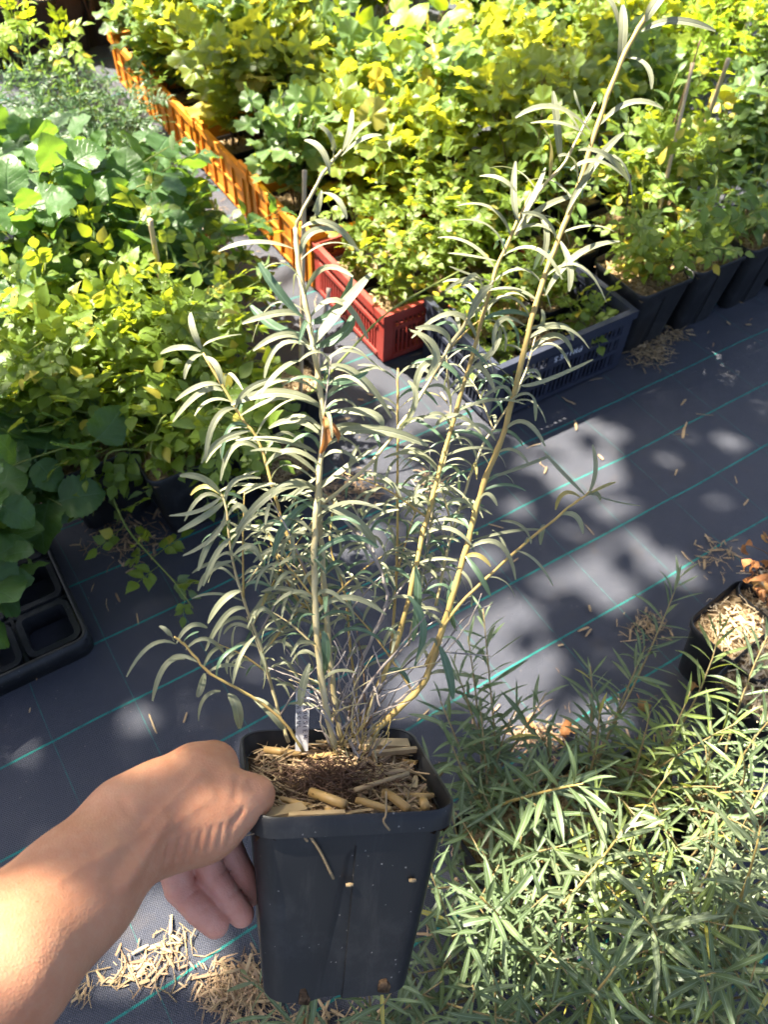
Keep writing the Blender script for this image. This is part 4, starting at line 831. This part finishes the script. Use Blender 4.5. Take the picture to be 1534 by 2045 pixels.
cane((1350, 420), .1, (1456, 118), .58, 'stout pale bamboo cane rising among the pointed-leaved shrubs', .007)
cane((345, 700), .15, (299, 438), .50, 'bare cut bamboo cane rising out of the rose bush', .0065)
cane((190, 560), .15, (166, 345), .50, 'bamboo cane half hidden in the leafy rose stems', .0065)
cane((600, 800), .1, (608, 340), .62, 'bamboo cane behind the silvery shrub in the small tray pot', .0055)
cane((630, 780), .1, (657, 575), .30, 'short grey wooden stake by the red crate', .006, 'twig')
for (x, y, x2, y2) in [(1290, 430, 1400, 80), (1240, 520, 1260, 350)]:
    cane((x, y), .12, (x2, y2), .6, 'thin dark brown bare stem rising by the bamboo canes', .0025, 'stem_brown', 'bare brown stems')
# ------------------------------------------------------------------ left side
def PL(px, py, z, kind, label, rz=YAW):
    p = at_z(px, py, z); p[2] = 0; pot(kind, p, label, None, rz); return p + np.array([0, 0, POTH[kind]-.03])
pr1 = PL(352, 872, .22, 'big', 'large black pot under the rose bush, beside the bamboo-caned tray pot'); pr2 = PL(172, 862, .22, 'big', 'large black pot in deep shade under the big serrated leaves'); pr3 = PL(480, 800, .18, 'mid', 'black pot behind the silvery shrub under trailing rose leaves')
pr4 = PL(345, 730, .22, 'big', 'large black pot hidden in the rose bush'); pr5 = PL(120, 700, .22, 'big', 'large black pot hidden behind the big serrated leaves'); pr6 = PL(590, 775, .10, 'small', 'small black pot with a withered leaf near the red crate')
pr7 = PL(560, 935, .10, 'small', 'small black pot directly behind the silvery shrub')
def tip_px(lst, z): return [at_z(x, y, z+sr.uniform(-.06, .06)) for x, y in lst]
rz_ = [((pr1), [(250, 700), (330, 640), (420, 660), (500, 720), (380, 800), (300, 820), (520, 590), (470, 830), (560, 880)], .34), ((pr4), [(180, 560), (260, 520), (330, 560), (400, 600), (460, 560), (240, 620), (140, 620), (330, 480), (420, 520), (520, 560)], .42), ((pr3), [(430, 760), (520, 720), (470, 640), (560, 830), (500, 900), (390, 740)], .3), ((pr5), [(60, 620), (130, 560), (40, 720), (170, 700), (100, 660), (90, 520), (30, 560), (200, 640)], .42)]
RL = ['rose bush with yellow-tinged leaflets rising from the large front pot', 'rose bush with pale leaflets around the bare bamboo cane', 'trailing rose with bright leaflets behind the silvery shrub', 'rose bush mingled with the big serrated leaves']
for (c, pts, z), lb in zip(rz_, RL): shrub('rose_bush', lb, 'rose bush', None, c, tip_px(pts, z), 'rose', .023, .3, .85, .1, 200, 'stem_green', sr, .0028, (.75, 1.15), .10)
# low trailing rose shoot hanging over the fabric
tr = thing('rose_shoot', 'trailing rose shoot hanging down over the dark fabric', 'rose bush', pr1)
C = catmull([pr1+np.array([.02, -.02, 0]), at_z(225, 900, .24), at_z(215, 960, .18), at_z(250, 1050, .12), at_z(300, 1110, .08), at_z(350, 1165, .06), at_z(385, 1215, .04)], 5)
mk('stem', *tube(C, np.linspace(.003, .0012, len(C)), 6), M['stem_green'], tr, base=pr1); put_leaves(tr, leaf_mats(C, .12, .026, .9, .1, sr, (.7, .95)), K['rose'], 60)
for lb, pth in [('leafy rose shoot drooping in front of the shaded black pot', [(150, 820, .30), (150, 900, .25), (190, 960, .18), (185, 1030, .10)]), ('leafy rose shoot hanging over the front black pot', [(330, 830, .30), (300, 900, .26), (330, 930, .22), (340, 990, .14)]), ('long rose shoot reaching towards the silvery shrub', [(380, 800, .32), (400, 890, .26), (440, 930, .22), (470, 1000, .15), (480, 1060, .10)])]:
    tr = thing('rose_shoot', lb, 'rose bush', pr1); C = catmull([pr1]+[at_z(*p_) for p_ in pth], 5); mk('stem', *tube(C, np.linspace(.0028, .0011, len(C)), 6), M['stem_green'], tr, base=pr1); put_leaves(tr, leaf_mats(C, .25, .026, .9, .1, sr, (.65, .95)), K['rose'], 60)
tr = thing('rose_shoot', 'thorny green rose cane arching past the red crate', 'rose bush', pr3)
C = catmull([pr3, at_z(610, 790, .2), at_z(690, 710, .28), at_z(780, 620, .33), at_z(930, 535, .38)], 6); mk('stem', *tube(C, np.linspace(.0032, .0022, len(C)), 6), M['stem_green'], tr, base=pr3)
for k in range(4, len(C)-1, 2):
    d = N(np.array([sr.gauss(0, 1) for _ in range(3)])); mk('thorn', *tube([C[k], C[k]+d*.003, C[k]+d*.007-UP*.002], [.0016, .0009, .0001], 4), M['stem_green'], tr, base=pr3)
# big serrated leaves on the left
HZ = [((-.98, .98), [(30, 930), (60, 870), (10, 1010), (140, 830), (200, 880), (20, 800), (90, 790), (215, 800)], .26, 'broad serrated-leaf bush shading the black pots at the edge of the fabric', .030, 1.0), ((-.95, .72), [(20, 1110), (60, 1080), (0, 1180), (30, 1160), (-30, 1060), (-20, 1240)], .22, 'broad serrated-leaf bush drooping over the black carrier tray', .026, 1.0),
      ((-1.35, 2.0), [(60, 280), (140, 270), (30, 330), (110, 340), (200, 300), (40, 230), (160, 330), (20, 400), (90, 420), (-20, 300)], .50, 'broad pale serrated-leaf bush among the left-hand foliage', .030, .95), ((-1.0, 1.75), [(250, 330), (320, 300), (360, 280), (290, 360), (330, 350), (220, 290), (340, 420), (400, 300), (300, 270), (260, 420)], .42, 'serrated-leaf bush reaching over the orange crates', .032, .85),
      ((-.70, 1.55), [(420, 480), (480, 460), (330, 470), (540, 440), (450, 530), (380, 520), (300, 540), (560, 420)], .28, 'dark serrated-leaf bush beside the path to the orange crates', .034, .75), ((-1.05, 1.45), [(60, 480), (0, 560), (130, 500), (20, 620), (200, 480), (80, 600), (-40, 660), (160, 620)], .36, 'dark serrated-leaf bush beneath the rose stems', .03, .95), ((-1.2, 1.25), [(0, 720), (40, 760), (90, 820), (0, 840), (-50, 780), (130, 760)], .3, 'shaded serrated-leaf bush behind the large black pot', .032, 1.0)]
for (x, y), pts, z, lb, step, sc in HZ: shrub('serrated_leaf_bush', lb, 'bush', None, (x, y, .12), tip_px(pts, z), 'hazel', step, .35, .8, .05, 90, 'stem_green', sr, .003, (.75*sc, 1.1*sc), .12, 1, .35)
for (px, py, z, n, rr2, lb) in [(60, 760, .34, 9, .16, 'rose bush filling the gap behind the shaded black pot'), (250, 800, .30, 9, .15, 'rose bush spilling over the front black pot'), (130, 440, .46, 9, .2, 'rose bush tangled between the two bamboo canes'), (300, 620, .42, 9, .18, 'rose bush right beneath the bare bamboo cane'), (420, 840, .26, 8, .12, 'low rose bush between the black pots and the silvery shrub'), (40, 660, .42, 8, .16, 'rose bush against the dark serrated leaves')]:
    c = at_z(px, py, z); tl = [c+np.array([rr2*math.sqrt((k+.5)/n)*math.cos(k*2.4), rr2*math.sqrt((k+.5)/n)*math.sin(k*2.4), sr.uniform(-.06, .04)]) for k in range(n)]
    shrub('rose_bush', lb, 'rose bush', None, (c[0], c[1]+.03, .15), tl, 'rose', .025, .3, .85, .1, 100, 'stem_green', sr, .0025, (.8, 1.2), .05)
for (px, py, z, lb) in [(180, 380, .45, 'serrated-leaf bush at the foot of the hidden bamboo cane'), (90, 330, .5, 'sunlit serrated-leaf bush with large pale leaves'), (290, 430, .34, 'serrated-leaf bush beside the bare bamboo cane'), (20, 470, .44, 'serrated-leaf bush below the feathery herbs'), (230, 480, .40, 'serrated-leaf bush between the cane and the path'), (340, 340, .3, 'small serrated-leaf bush leaning on the orange crates'), (0, 900, .28, 'serrated-leaf bush over the deep shaded pot')]:
    c = at_z(px, py, z); tl = [c+np.array([.17*math.sqrt((k+.5)/7)*math.cos(k*2.4), .17*math.sqrt((k+.5)/7)*math.sin(k*2.4), sr.uniform(-.08, .05)]) for k in range(7)]
    shrub('serrated_leaf_bush', lb, 'bush', None, (c[0], c[1]+.03, .08), tl, 'hazel', .034, .35, .8, .05, 60, 'stem_green', sr, .003, (.8, 1.1), .06, 1, .4)
for (px, py, z, lb) in [(400, 440, .24, 'low rose bush leaning over the path by the orange crates'), (480, 520, .24, 'low rose bush leaning towards the red crate')]:
    c = at_z(px, py, z); tl = [c+np.array([.13*math.sqrt((k+.5)/8)*math.cos(k*2.4), .13*math.sqrt((k+.5)/8)*math.sin(k*2.4), sr.uniform(-.07, .05)]) for k in range(8)]
    shrub('rose_bush', lb, 'rose bush', None, (c[0]-.12, c[1]-.04, .05), tl, 'rose', .026, .4, .85, .1, 80, 'stem_green', sr, .0025, (.75, 1.05), .05)
HB = 'feathery dark green herb in the shaded foliage at the back'
for (px, py, z) in [(40, 200, .3), (120, 200, .3), (200, 230, .28), (60, 150, .25), (160, 180, .25), (230, 280, .25), (-20, 230, .3), (260, 200, .2)]:
    c = at_z(px, py, z); c[2] = .02; shrub('feathery_herb', HB, 'herb', 'feathery herbs at the back', c, tips(c, 7, .14, z+.04), 'herb', .022, .15, .8, .15, 40, 'stem_green', sr, .002, (.9, 1.3))
for (px, py, z, lb) in [(30, 10, .7, 'yellow-green palmate-leaved sapling beside the dark pots at the back'), (130, 40, .6, 'sapling with drooping lime leaflets before the dark pots'), (95, 90, .45, 'young shoot with narrow leaves in front of the dark pots')]:
    c = at_z(px, py+120, .0); shrub('sapling', lb, 'sapling', None, c, [at_z(px, py, z), at_z(px+35, py+30, z-.1), at_z(px-45, py+50, z-.15)], 'limec' if 'lime' in lb or 'yellow' in lb else 'pointed', .13, .55, .8, .05, 50, 'stem_green', sr, .0025)
for k, (px, py) in enumerate([(20, 120), (80, 108), (135, 95), (185, 80), (40, 60), (110, 45), (165, 30)]):
    p = at_z(px, py, 0); pot('big', p, 'large empty-looking black pot in the dark row at the back', 'dark pots at the back', YAW)
# filler row of shrubs farther left and behind
for (px, py, z, kd, lb, nm) in [(300, 15, .38, 'currant_dark', 'currant bush overhanging the last orange crate', 'currant_bush'), (380, -20, .4, 'currant', 'yellowish currant bush behind the last orange crate', 'currant_bush'), (420, 60, .38, 'currant', 'spreading currant bush inside the bend of the orange row', 'currant_bush')]:
    c = at_z(px, py, z); c[2] = .1; shrub(nm, lb, 'currant bush', None, c, tips(c, 7, .17, z-.05), kd, .024, .25, .8, .15, 70, 'stem_brown', sr, .0023)
# ------------------------------------------------------------------ carrier tray
cw = .108; tray_c = at_z(182, 1272, .055)*np.array([1, 1, 0]) - (cw+.012)*eA + .012*eB; tray = thing('carrier_tray', 'black plastic carrier tray with square openings lying on the fabric', 'tray', tray_c, YAW)
def rr_frame(x0, x1, y0, y1, r, z0, z1, w):
    def loop(x0, x1, y0, y1, r, z): return [(cx+r*math.cos(a), cy+r*math.sin(a), z) for cx, cy, a0 in ((x1-r, y0+r, -math.pi/2), (x1-r, y1-r, 0), (x0+r, y1-r, math.pi/2), (x0+r, y0+r, math.pi)) for a in [a0+math.pi/2*k/4 for k in range(5)]]
    return loft([loop(x0+w, x1-w, y0+w, y1-w, max(.004, r-w), z0), loop(x0, x1, y0, y1, r, z0), loop(x0, x1, y0, y1, r, z1), loop(x0+w, x1-w, y0+w, y1-w, max(.004, r-w), z1), loop(x0+w, x1-w, y0+w, y1-w, max(.004, r-w), z0)])
for i in range(-3, 1):
    for j in range(0, 3):
        x0 = i*(cw+.008); y0 = -.0+j*(cw+.008)
        soft(mk('cell_frame', *rr_frame(x0, x0+cw, y0, y0+cw, .022, .045, .055, .012), M['pot'], tray), 30); soft(mk('cell_wall', *rr_frame(x0+.008, x0+cw-.008, y0+.008, y0+cw-.008, .018, .003, .0447, .003), M['pot'], tray), 30)
for i in range(-3, 2):
    x = i*(cw+.008)-.004; mk('web', *box(x-.0036, x+.0036, .0, 3*(cw+.008)-.01, .044, .050), M['pot'], tray, smooth=False)
for j in range(0, 4):
    y = j*(cw+.008)-.004; mk('web', *box(-3*(cw+.008), (cw+.004), y-.0035, y+.0035, .0435, .0495), M['pot'], tray, smooth=False)
mk('tray_skirt', *rr_frame(-3*(cw+.008)-.012, cw+.012, -.012, 3*(cw+.008)+.004, .028, .0, .056, .0085), M['pot'], tray)
t2c = AB(-.60, .20); 
# ------------------------------------------------------------------ right: pots, dry plant, sea buckthorn mass
prr = []
for (px, py, lb) in [(1500, 1255, 'black pot heaped with pale straw beside the dried-out seedling'), (1560, 1370, 'black straw-filled pot next to the narrow-leaved thicket'), (1590, 1190, 'black straw pot holding the dried-out seedling')]:
    p = at_z(px, py, .18); p[2] = 0; pot('mid', p, lb, None, YAW+.1); prr.append(p+np.array([0, 0, .15]))
    litter('straw_pile', 'pale straw heaped in the black pot '+('beside the dried seedling' if 'beside' in lb else 'next to the narrow-leaved thicket' if 'next' in lb else 'that holds the dried seedling'), [p+np.array([sr.uniform(-.065, .065), sr.uniform(-.065, .065), .163+sr.uniform(0, .014)]) for _ in range(190)], 'straw_pale', sr)
dp = thing('dried_seedling', 'dried-out seedling with curled brown leaves in a straw pot', 'seedling', prr[2]); mats = []
for t in [(1500, 1090), (1520, 1130), (1530, 1060), (1480, 1140), (1545, 1180)]:
    C = arch(prr[2], at_z(*t, .30), .05, sr); mk('stem', *tube(C, np.linspace(.0018, .0008, len(C)), 5), M['stem_brown'], dp, base=prr[2]); mats += leaf_mats(C, .4, .022, .9, -.3, sr, (.8, 1.3), 1, .8)
put_leaves(dp, mats, K['dry'], 60)
BL = ['narrow-leaved shrub whose upright leafy tip stands against the sunlit fabric', 'narrow-leaved shrub with a yellowing side shoot over the dark pot', 'narrow-leaved shrub touching the right side of the held pot', 'thin upright narrow-leaved shrub by the straw pots']
BK = [((1150, 1620), [(1360, 1150, .34), (1290, 1290, .30), (1200, 1400, .27), (1180, 1330, .25)], 0), ((1260, 1600), [(1440, 1255, .32), (1380, 1380, .3), (1300, 1420, .28), (1480, 1440, .3)], 1), ((1000, 1680), [(965, 1215, .30), (905, 1320, .28), (935, 1270, .28), (880, 1400, .26), (960, 1420, .26), (1040, 1400, .26), (900, 1480, .26)], 2), ((1440, 1620), [(1534, 1270, .38), (1560, 1420, .34), (1480, 1500, .3), (1420, 1440, .28)], 3)]
for (bx0, by0), tl, li in BK:
    c = at_z(bx0, by0, .10); p = c.copy(); p[2] = 0
    pot('small', p, ['small black pot hidden under the upright narrow-leaved shrub', 'small black pot hidden under the yellowing narrow-leaved shrub', 'small black pot hidden beside the held pot', 'small black pot hidden under the thin narrow-leaved shrub'][li], None)
    shrub('sea_buckthorn', BL[li], 'shrub', 'narrow-leaved shrubs standing on the fabric', c, [at_z(x, y, z) for x, y, z in tl], 'buck_lime' if li == 1 else 'buck', .0088, .18, .72, .12, 280, 'stem_buck', sr, .0028, (.8, 1.2), .05, 1, .45)
SPOTS = [(960, 1560), (1060, 1520), (1180, 1540), (1300, 1540), (1420, 1540), (1520, 1580), (980, 1700), (1080, 1660), (1190, 1680), (1310, 1660), (1430, 1680), (1530, 1720), (960, 1840), (1060, 1800), (1160, 1820), (1280, 1800), (1400, 1820), (1510, 1850), (940, 1960), (1040, 1950), (1150, 1960), (1270, 1950), (1390, 1970), (1500, 1990), (880, 2050), (1000, 2070), (1130, 2090), (1260, 2090), (1380, 2100), (1520, 2110), (700, 2090), (560, 2080), (800, 2080)]
ML = 'leafy narrow-leaved shrub in the dense thicket beside the held pot'
for i, (px, py) in enumerate(SPOTS):
    z = sr.uniform(.20, .30); tgt = at_z(px, py, z); 
    if py > 2000: z *= .75
    c = np.array([tgt[0]+sr.uniform(-.05, .05), tgt[1]+sr.uniform(-.03, .08), .02]); tl = []
    for k in range(5 if px > 820 else 4):
        an = k*1.26+sr.uniform(-.5, .5); tl.append(tgt + np.array([.10*math.cos(an), .10*math.sin(an), sr.uniform(-.08, .05)]))
    shrub('sea_buckthorn', ML if px > 820 else 'narrow-leaved shrub peeping out below the held pot', 'shrub', 'narrow-leaved shrubs of the thicket' if px > 820 else 'narrow-leaved shrubs below the held pot', c, tl, ['buck', 'buck_silver', 'buck', 'buck_lime', 'buck', 'buck'][i*5 % 6] if i != 9 else 'buck_lime', .0105+.004*sr.random()+.003, .3, .72, .12, 110, 'stem_buck', sr, .0026, (.75, 1.25), .05, 1, .45)
SPR = [((1080, 1860), (1250, 1650), .36, 'buck_silver', 'sunlit golden-stemmed sprig rising out of the narrow-leaved thicket'), ((960, 1640), (1165, 1565), .34, 'buck', 'long bluish sprig reaching sideways over the thicket'), ((1290, 1990), (1285, 1830), .34, 'buck_silver', 'short pale sprig with a rosette tip in the thicket'), ((1100, 2040), (1230, 1930), .33, 'buck', 'sprig leaning over the lower part of the thicket'), ((1530, 1970), (1400, 1950), .33, 'buck', 'low sideways sprig with an orange stem in the thicket'), ((1440, 1900), (1520, 1650), .38, 'buck_silver', 'tall thin sprig standing by the straw-filled pots'), ((1010, 1900), (960, 1790), .30, 'buck', 'slender sprig beside the wall of the held pot')]
for (bp, tp_, z, kd, lb) in SPR:
    c = at_z(bp[0], bp[1], .12); shrub('sea_buckthorn_sprig', lb, 'shrub', None, c, [at_z(*tp_, z)], kd, .0062, .3, .72, .1, 90, 'stem_hero', sr, .0034, (1.15, 1.6), .04, 1, .5)
# ------------------------------------------------------------------ litter on the fabric
def spread(cx, cy, rx, ry, n, h=.006, z=.003): 
    out = []
    for _ in range(n):
        a = sr.uniform(0, 6.28); r_ = math.sqrt(sr.random())*(.35+.65*sr.random()); p = at_z(cx+rx*r_*math.cos(a), cy+ry*r_*math.sin(a), 0); p[2] = z+sr.random()**2*h; out.append(p)
    return out
for nm, m, pl in [('brown bark chips scattered under the trailing rose shoot', 'chip', spread(250, 1075, 110, 80, 190)+spread(130, 1010, 90, 40, 120)), ('straw litter heaped beside the end of the navy crate', 'straw', spread(1300, 700, 60, 50, 330, .02)+spread(1350, 670, 40, 22, 60)),
    ('loose straw litter on the fabric below the hand', 'straw', spread(345, 1885, 60, 50, 40, .006)+spread(255, 1955, 95, 42, 34, .005)+spread(165, 1990, 25, 18, 12)), ('straw and chip litter under the bottom of the held pot', 'straw', spread(490, 1980, 105, 85, 170, .012)+spread(640, 2060, 200, 60, 260, .012)), ('dark bark crumbs mixed into the straw below the held pot', 'chip', spread(480, 1975, 125, 90, 330, .008)+spread(300, 1930, 110, 60, 70)), ('brown chip litter around the pots behind the silvery shrub', 'chip', spread(690, 980, 100, 60, 170)+spread(860, 960, 60, 40, 60)),
    ('straw crumbs round the straw-filled pots', 'straw', spread(1290, 1255, 70, 40, 90)+spread(1430, 1110, 60, 60, 60)), ('chip litter on the soil beneath the narrow-leaved thicket', 'chip', spread(1150, 1700, 420, 380, 620, .01)+spread(1070, 1470, 70, 40, 110, .01)), ('pale straw littering the ground among the back pots', 'straw', [AB(sr.uniform(-.4, 2.0), sr.uniform(.0, 2.4), .004+sr.random()*.006) for _ in range(700)]), ('small bark crumbs along the path by the orange crates', 'chip', spread(400, 450, 90, 60, 110))]:
    litter('ground_litter', nm, pl, m, sr, kinds=(0, 0, 2, 2) if m == 'straw' else (0, 0, 2), scale=(.3, 1.3))
IND = [(305, 1447, 1.7), (275, 1237, 1.4), (1365, 805, 1.4), (1365, 865, 1.6), (1150, 850, 1.7), (1065, 893, 1.5), (1085, 928, 1.3), (1090, 940, 1.2), (1200, 915, 1.4), (1350, 945, 1.1), (1178, 1217, 1.3), (1165, 1258, 1.3), (1175, 1265, 1.2), (1245, 1268, 1.1), (990, 1052, 1.4), (1175, 1057, 1.1), (845, 1430, 1.3), (1495, 650, 1.3), (1425, 690, 1.0), (1455, 647, 1.2), (1415, 665, 1.), (1408, 830, 1.3), (1370, 850, 1.4), (1360, 870, 1.3), (1470, 960, 1.3), (1490, 1005, 1.2), (1500, 640, 1), (1190, 760, 1.4), (1130, 800, 1.2), (1140, 805, 1.3), (290, 1915, 1.5), (310, 1890, 1.6), (215, 1960, 1.4), (240, 1940, 1.5), (170, 1990, 1.4), (155, 1985, 1.3), (190, 1940, 1.3), (330, 1985, 1.4), (360, 1975, 1.4), (345, 1960, 1.2), (215, 1210, 1.1), (235, 1195, 1.2), (185, 1175, 1.), (100, 1330, 1.2), (75, 1350, 1.1), (60, 1420, .7), (370, 1435, 1.), (1455, 1105, 1.4), (1430, 1100, 1.4), (720, 800, 1.2), (740, 790, 1.1), (1120, 1290, .9), (1290, 1220, 1.2), (1060, 1430, 1.2), (1030, 1120, .8), (880, 1060, 1.1), (250, 1090, 1.3), (215, 1055, 1.2), (280, 1130, 1.2), (190, 1110, 1.2), (150, 1090, 1.1)]
for i, (x, y, s) in enumerate(IND):
    p = at_z(x, y, 0); k, m = sr.choice([(0, 'straw'), (0, 'straw'), (0, 'straw'), (0, 'chip'), (2, 'straw')]); o = add('straw_chip', sr.choice(CHM[(k, m)]), None, mat4(rand_rot(sr, .06), p+np.array([0, 0, .004]), s*.95)); tag(o, 'loose straw chip lying on the dark ground fabric', 'straw chip', 'straw chips scattered on the fabric')
for i, (x, y) in enumerate([(1410, 1370), (1270, 1390), (1150, 1470), (1080, 1460), (1000, 1560), (1320, 1600), (1250, 1500), (360, 490), (430, 470), (370, 400), (570, 770), (650, 2030), (1180, 1540)]):
    p = at_z(x, y, 0); o = add('fallen_leaf', sr.choice(K['dry'].me), None, mat4(rand_rot(sr, .3), p+np.array([0, 0, .01]), 1.3)); tag(o, 'curled dry brown leaf fallen on the ground', 'leaf', 'fallen dry leaves')
# ------------------------------------------------------------------ unseen overhanging tree, crown gaps shaped to drop sunlight on chosen spots
ZC = 3.9
def sun_disc(px, py, z, r): return at_z(px, py, z), r
HOLES = [sun_disc(*h) for h in [(1215, 1090, 0, .11), (1140, 1140, 0, .06), (1280, 1060, 0, .08), (1140, 900, 0, .10), (1060, 875, 0, .07), (1220, 860, 0, .05), (1060, 1020, 0, .05), (1340, 1130, 0, .05), (1180, 990, 0, .04), (1330, 690, 0, .10), (1400, 650, 0, .08), (1000, 1170, 0, .10), (930, 1260, 0, .12), (860, 1330, 0, .10), (1060, 1400, 0, .08), (980, 1350, 0, .06), (1110, 1330, 0, .04), (870, 1010, 0, .08), (770, 1090, 0, .06), (800, 900, 0, .04), (700, 1180, 0, .05), (640, 1120, 0, .03), (1420, 700, 0, .06), (1500, 640, 0, .06), (1480, 880, 0, .05), (1400, 960, 0, .04), (1240, 960, 0, .06), (340, 1860, 0, .06), (390, 1900, 0, .05), (260, 1940, 0, .045), (200, 2000, 0, .04), (440, 1960, 0, .04), (230, 1850, 0, .03), (245, 1385, 0, .02), (235, 1505, 0, .015), (300, 1440, 0, .012), (1200, 1760, .24, .08), (1290, 1720, .24, .08), (1360, 1770, .22, .05), (1100, 1690, .24, .05), (1000, 1770, .2, .05), (1250, 1850, .2, .05), (1430, 1320, .3, .05), (930, 1830, .2, .04), (1480, 1540, .25, .05),
    (1500, 1250, .18, .13), (520, 620, .36, .09), (470, 560, .38, .07), (400, 650, .38, .05), (210, 720, .36, .05), (560, 830, .3, .08), (100, 320, .5, .16), (30, 380, .5, .1), (50, 540, .4, .06), (300, 760, .34, .05), (190, 500, .42, .07), (430, 360, .2, .10), (520, 460, .17, .08), (330, 280, .2, .10), (715, 620, .12, .05), (770, 690, .08, .04), (900, 700, .18, .06), (980, 760, .18, .06)]]
HH = [(at_d(x, y, d), r) for x, y, d, r in [(830, 1440, .76, .028), (860, 1490, .74, .02), (760, 1340, .76, .035), (690, 1420, .75, .02), (1240, 150, .72, .13), (1170, 280, .72, .12), (1310, 10, .72, .14), (1040, 430, .73, .09), (1100, 470, .73, .06), (690, 290, .73, .09), (620, 420, .73, .05), (640, 600, .73, .06), (560, 760, .74, .05), (930, 640, .74, .05), (1010, 560, .74, .05), (800, 820, .74, .04), (640, 1000, .75, .04), (870, 1180, .75, .04), (390, 690, .76, .05), (400, 1000, .77, .05), (470, 1100, .77, .04), (690, 620, .73, .03), (15, 1790, .48, .03), (790, 1780, .64, .016), (560, 1020, .76, .03), (920, 560, .74, .04), (500, 1430, .72, .025)]]
HOLES = HOLES + HH; hc = np.array([h[0] for h in HOLES]); hr = np.array([h[1] for h in HOLES])
def ground_at(C, z): return C - S*((C[:, 2:3]-z)/S[2])
cand = []; NCL = 24000
g2 = rng.uniform((-2.2, -.9), (2.4, 4.6), (NCL, 2)); hz_ = ZC+rng.uniform(-.35, .35, NCL)
C3 = np.c_[g2, np.zeros(NCL)] + S*(hz_/S[2])[:, None]
keep = np.ones(NCL, bool)
for c, r in zip(hc, hr):
    t = (C3-c) @ S; dd = np.linalg.norm(C3-c-t[:, None]*S, axis=1); ang = np.arctan2((C3-c)[:, 1], (C3-c)[:, 0]); keep &= (dd > (r*(.95 if c[2] > .05 else .8)+.02)*(1+.28*np.sin(3*ang+c[0]*40)+.2*np.sin(5*ang+c[1]*50))) | ((rng.random(NCL) < (.03 if c[2] > .4 else .17)) & (dd > r*.3))
# crown leaves thinned out here so sunlight reaches the planting block
ab = g2-O0[:2]; a_ = ab @ eA[:2]; b_ = ab @ eB[:2]; sunny = (b_ > .05) & (a_ > -.75)
noise = np.sin(g2[:, 0]*6.1+1.3*np.sin(g2[:, 1]*4.0))+np.sin(g2[:, 1]*7.3+1.7*np.sin(g2[:, 0]*5.2)+.7); keep &= ~(sunny & (noise > -1.05))
left_ = (a_ < -.45) & (b_ > .1); keep &= ~(left_ & ~sunny & (noise > -.15))
C3 = C3[keep]
tr0 = np.array([-3.9, 1.2, 0.0]); TREE = thing('shade_tree', 'unseen leafy tree whose high crown is shaped to dapple the planting beds', 'tree', tr0)
trunk = catmull([tr0-UP*.1, tr0+np.array([.05, .05, 1.5]), tr0+np.array([.2, .1, 3.0]), tr0+np.array([.5, .2, 4.2])], 6); mk('trunk', *tube(trunk, np.linspace(.16, .09, len(trunk)), 12), M['stem_brown'], TREE, base=tr0)
cc = C3.mean(0)
for k in range(9):
    e = C3[rng.integers(len(C3))]+np.array([0, 0, .25]); C = arch(trunk[-6+k % 6], e, .3, sr); mk('limb', *tube(C, np.linspace(.04, .008, len(C)), 7), M['stem_brown'], TREE, base=tr0)
tl_shape = [blade(.10, .068, OVATE, 3, 2, .3, .15) for _ in range(2)]; tv, tf_, tu = tl_shape[0]; nv = len(tv)
Vs = np.empty((len(C3), nv, 3)); 
for i, c in enumerate(C3):
    n = N(rng.normal(0, .45, 3)+S); x = N(np.cross(n, rng.normal(0, 1, 3))); Vs[i] = (tv-[.05, 0, 0]) @ frame(x, n).T*rng.uniform(.8, 1.3) + c - tr0
Fa = np.array(tf_); FF = (Fa[None]+np.arange(len(C3))[:, None, None]*nv).reshape(-1, 4)
o = mk('crown', Vs.reshape(-1, 3), FF, M['treeleaf'], TREE, np.tile(tu, (len(C3), 1))); o['kind'] = 'stuff'
print('objects', len(bpy.data.objects), 'block plants', cnt, 'tree leaves', len(C3))
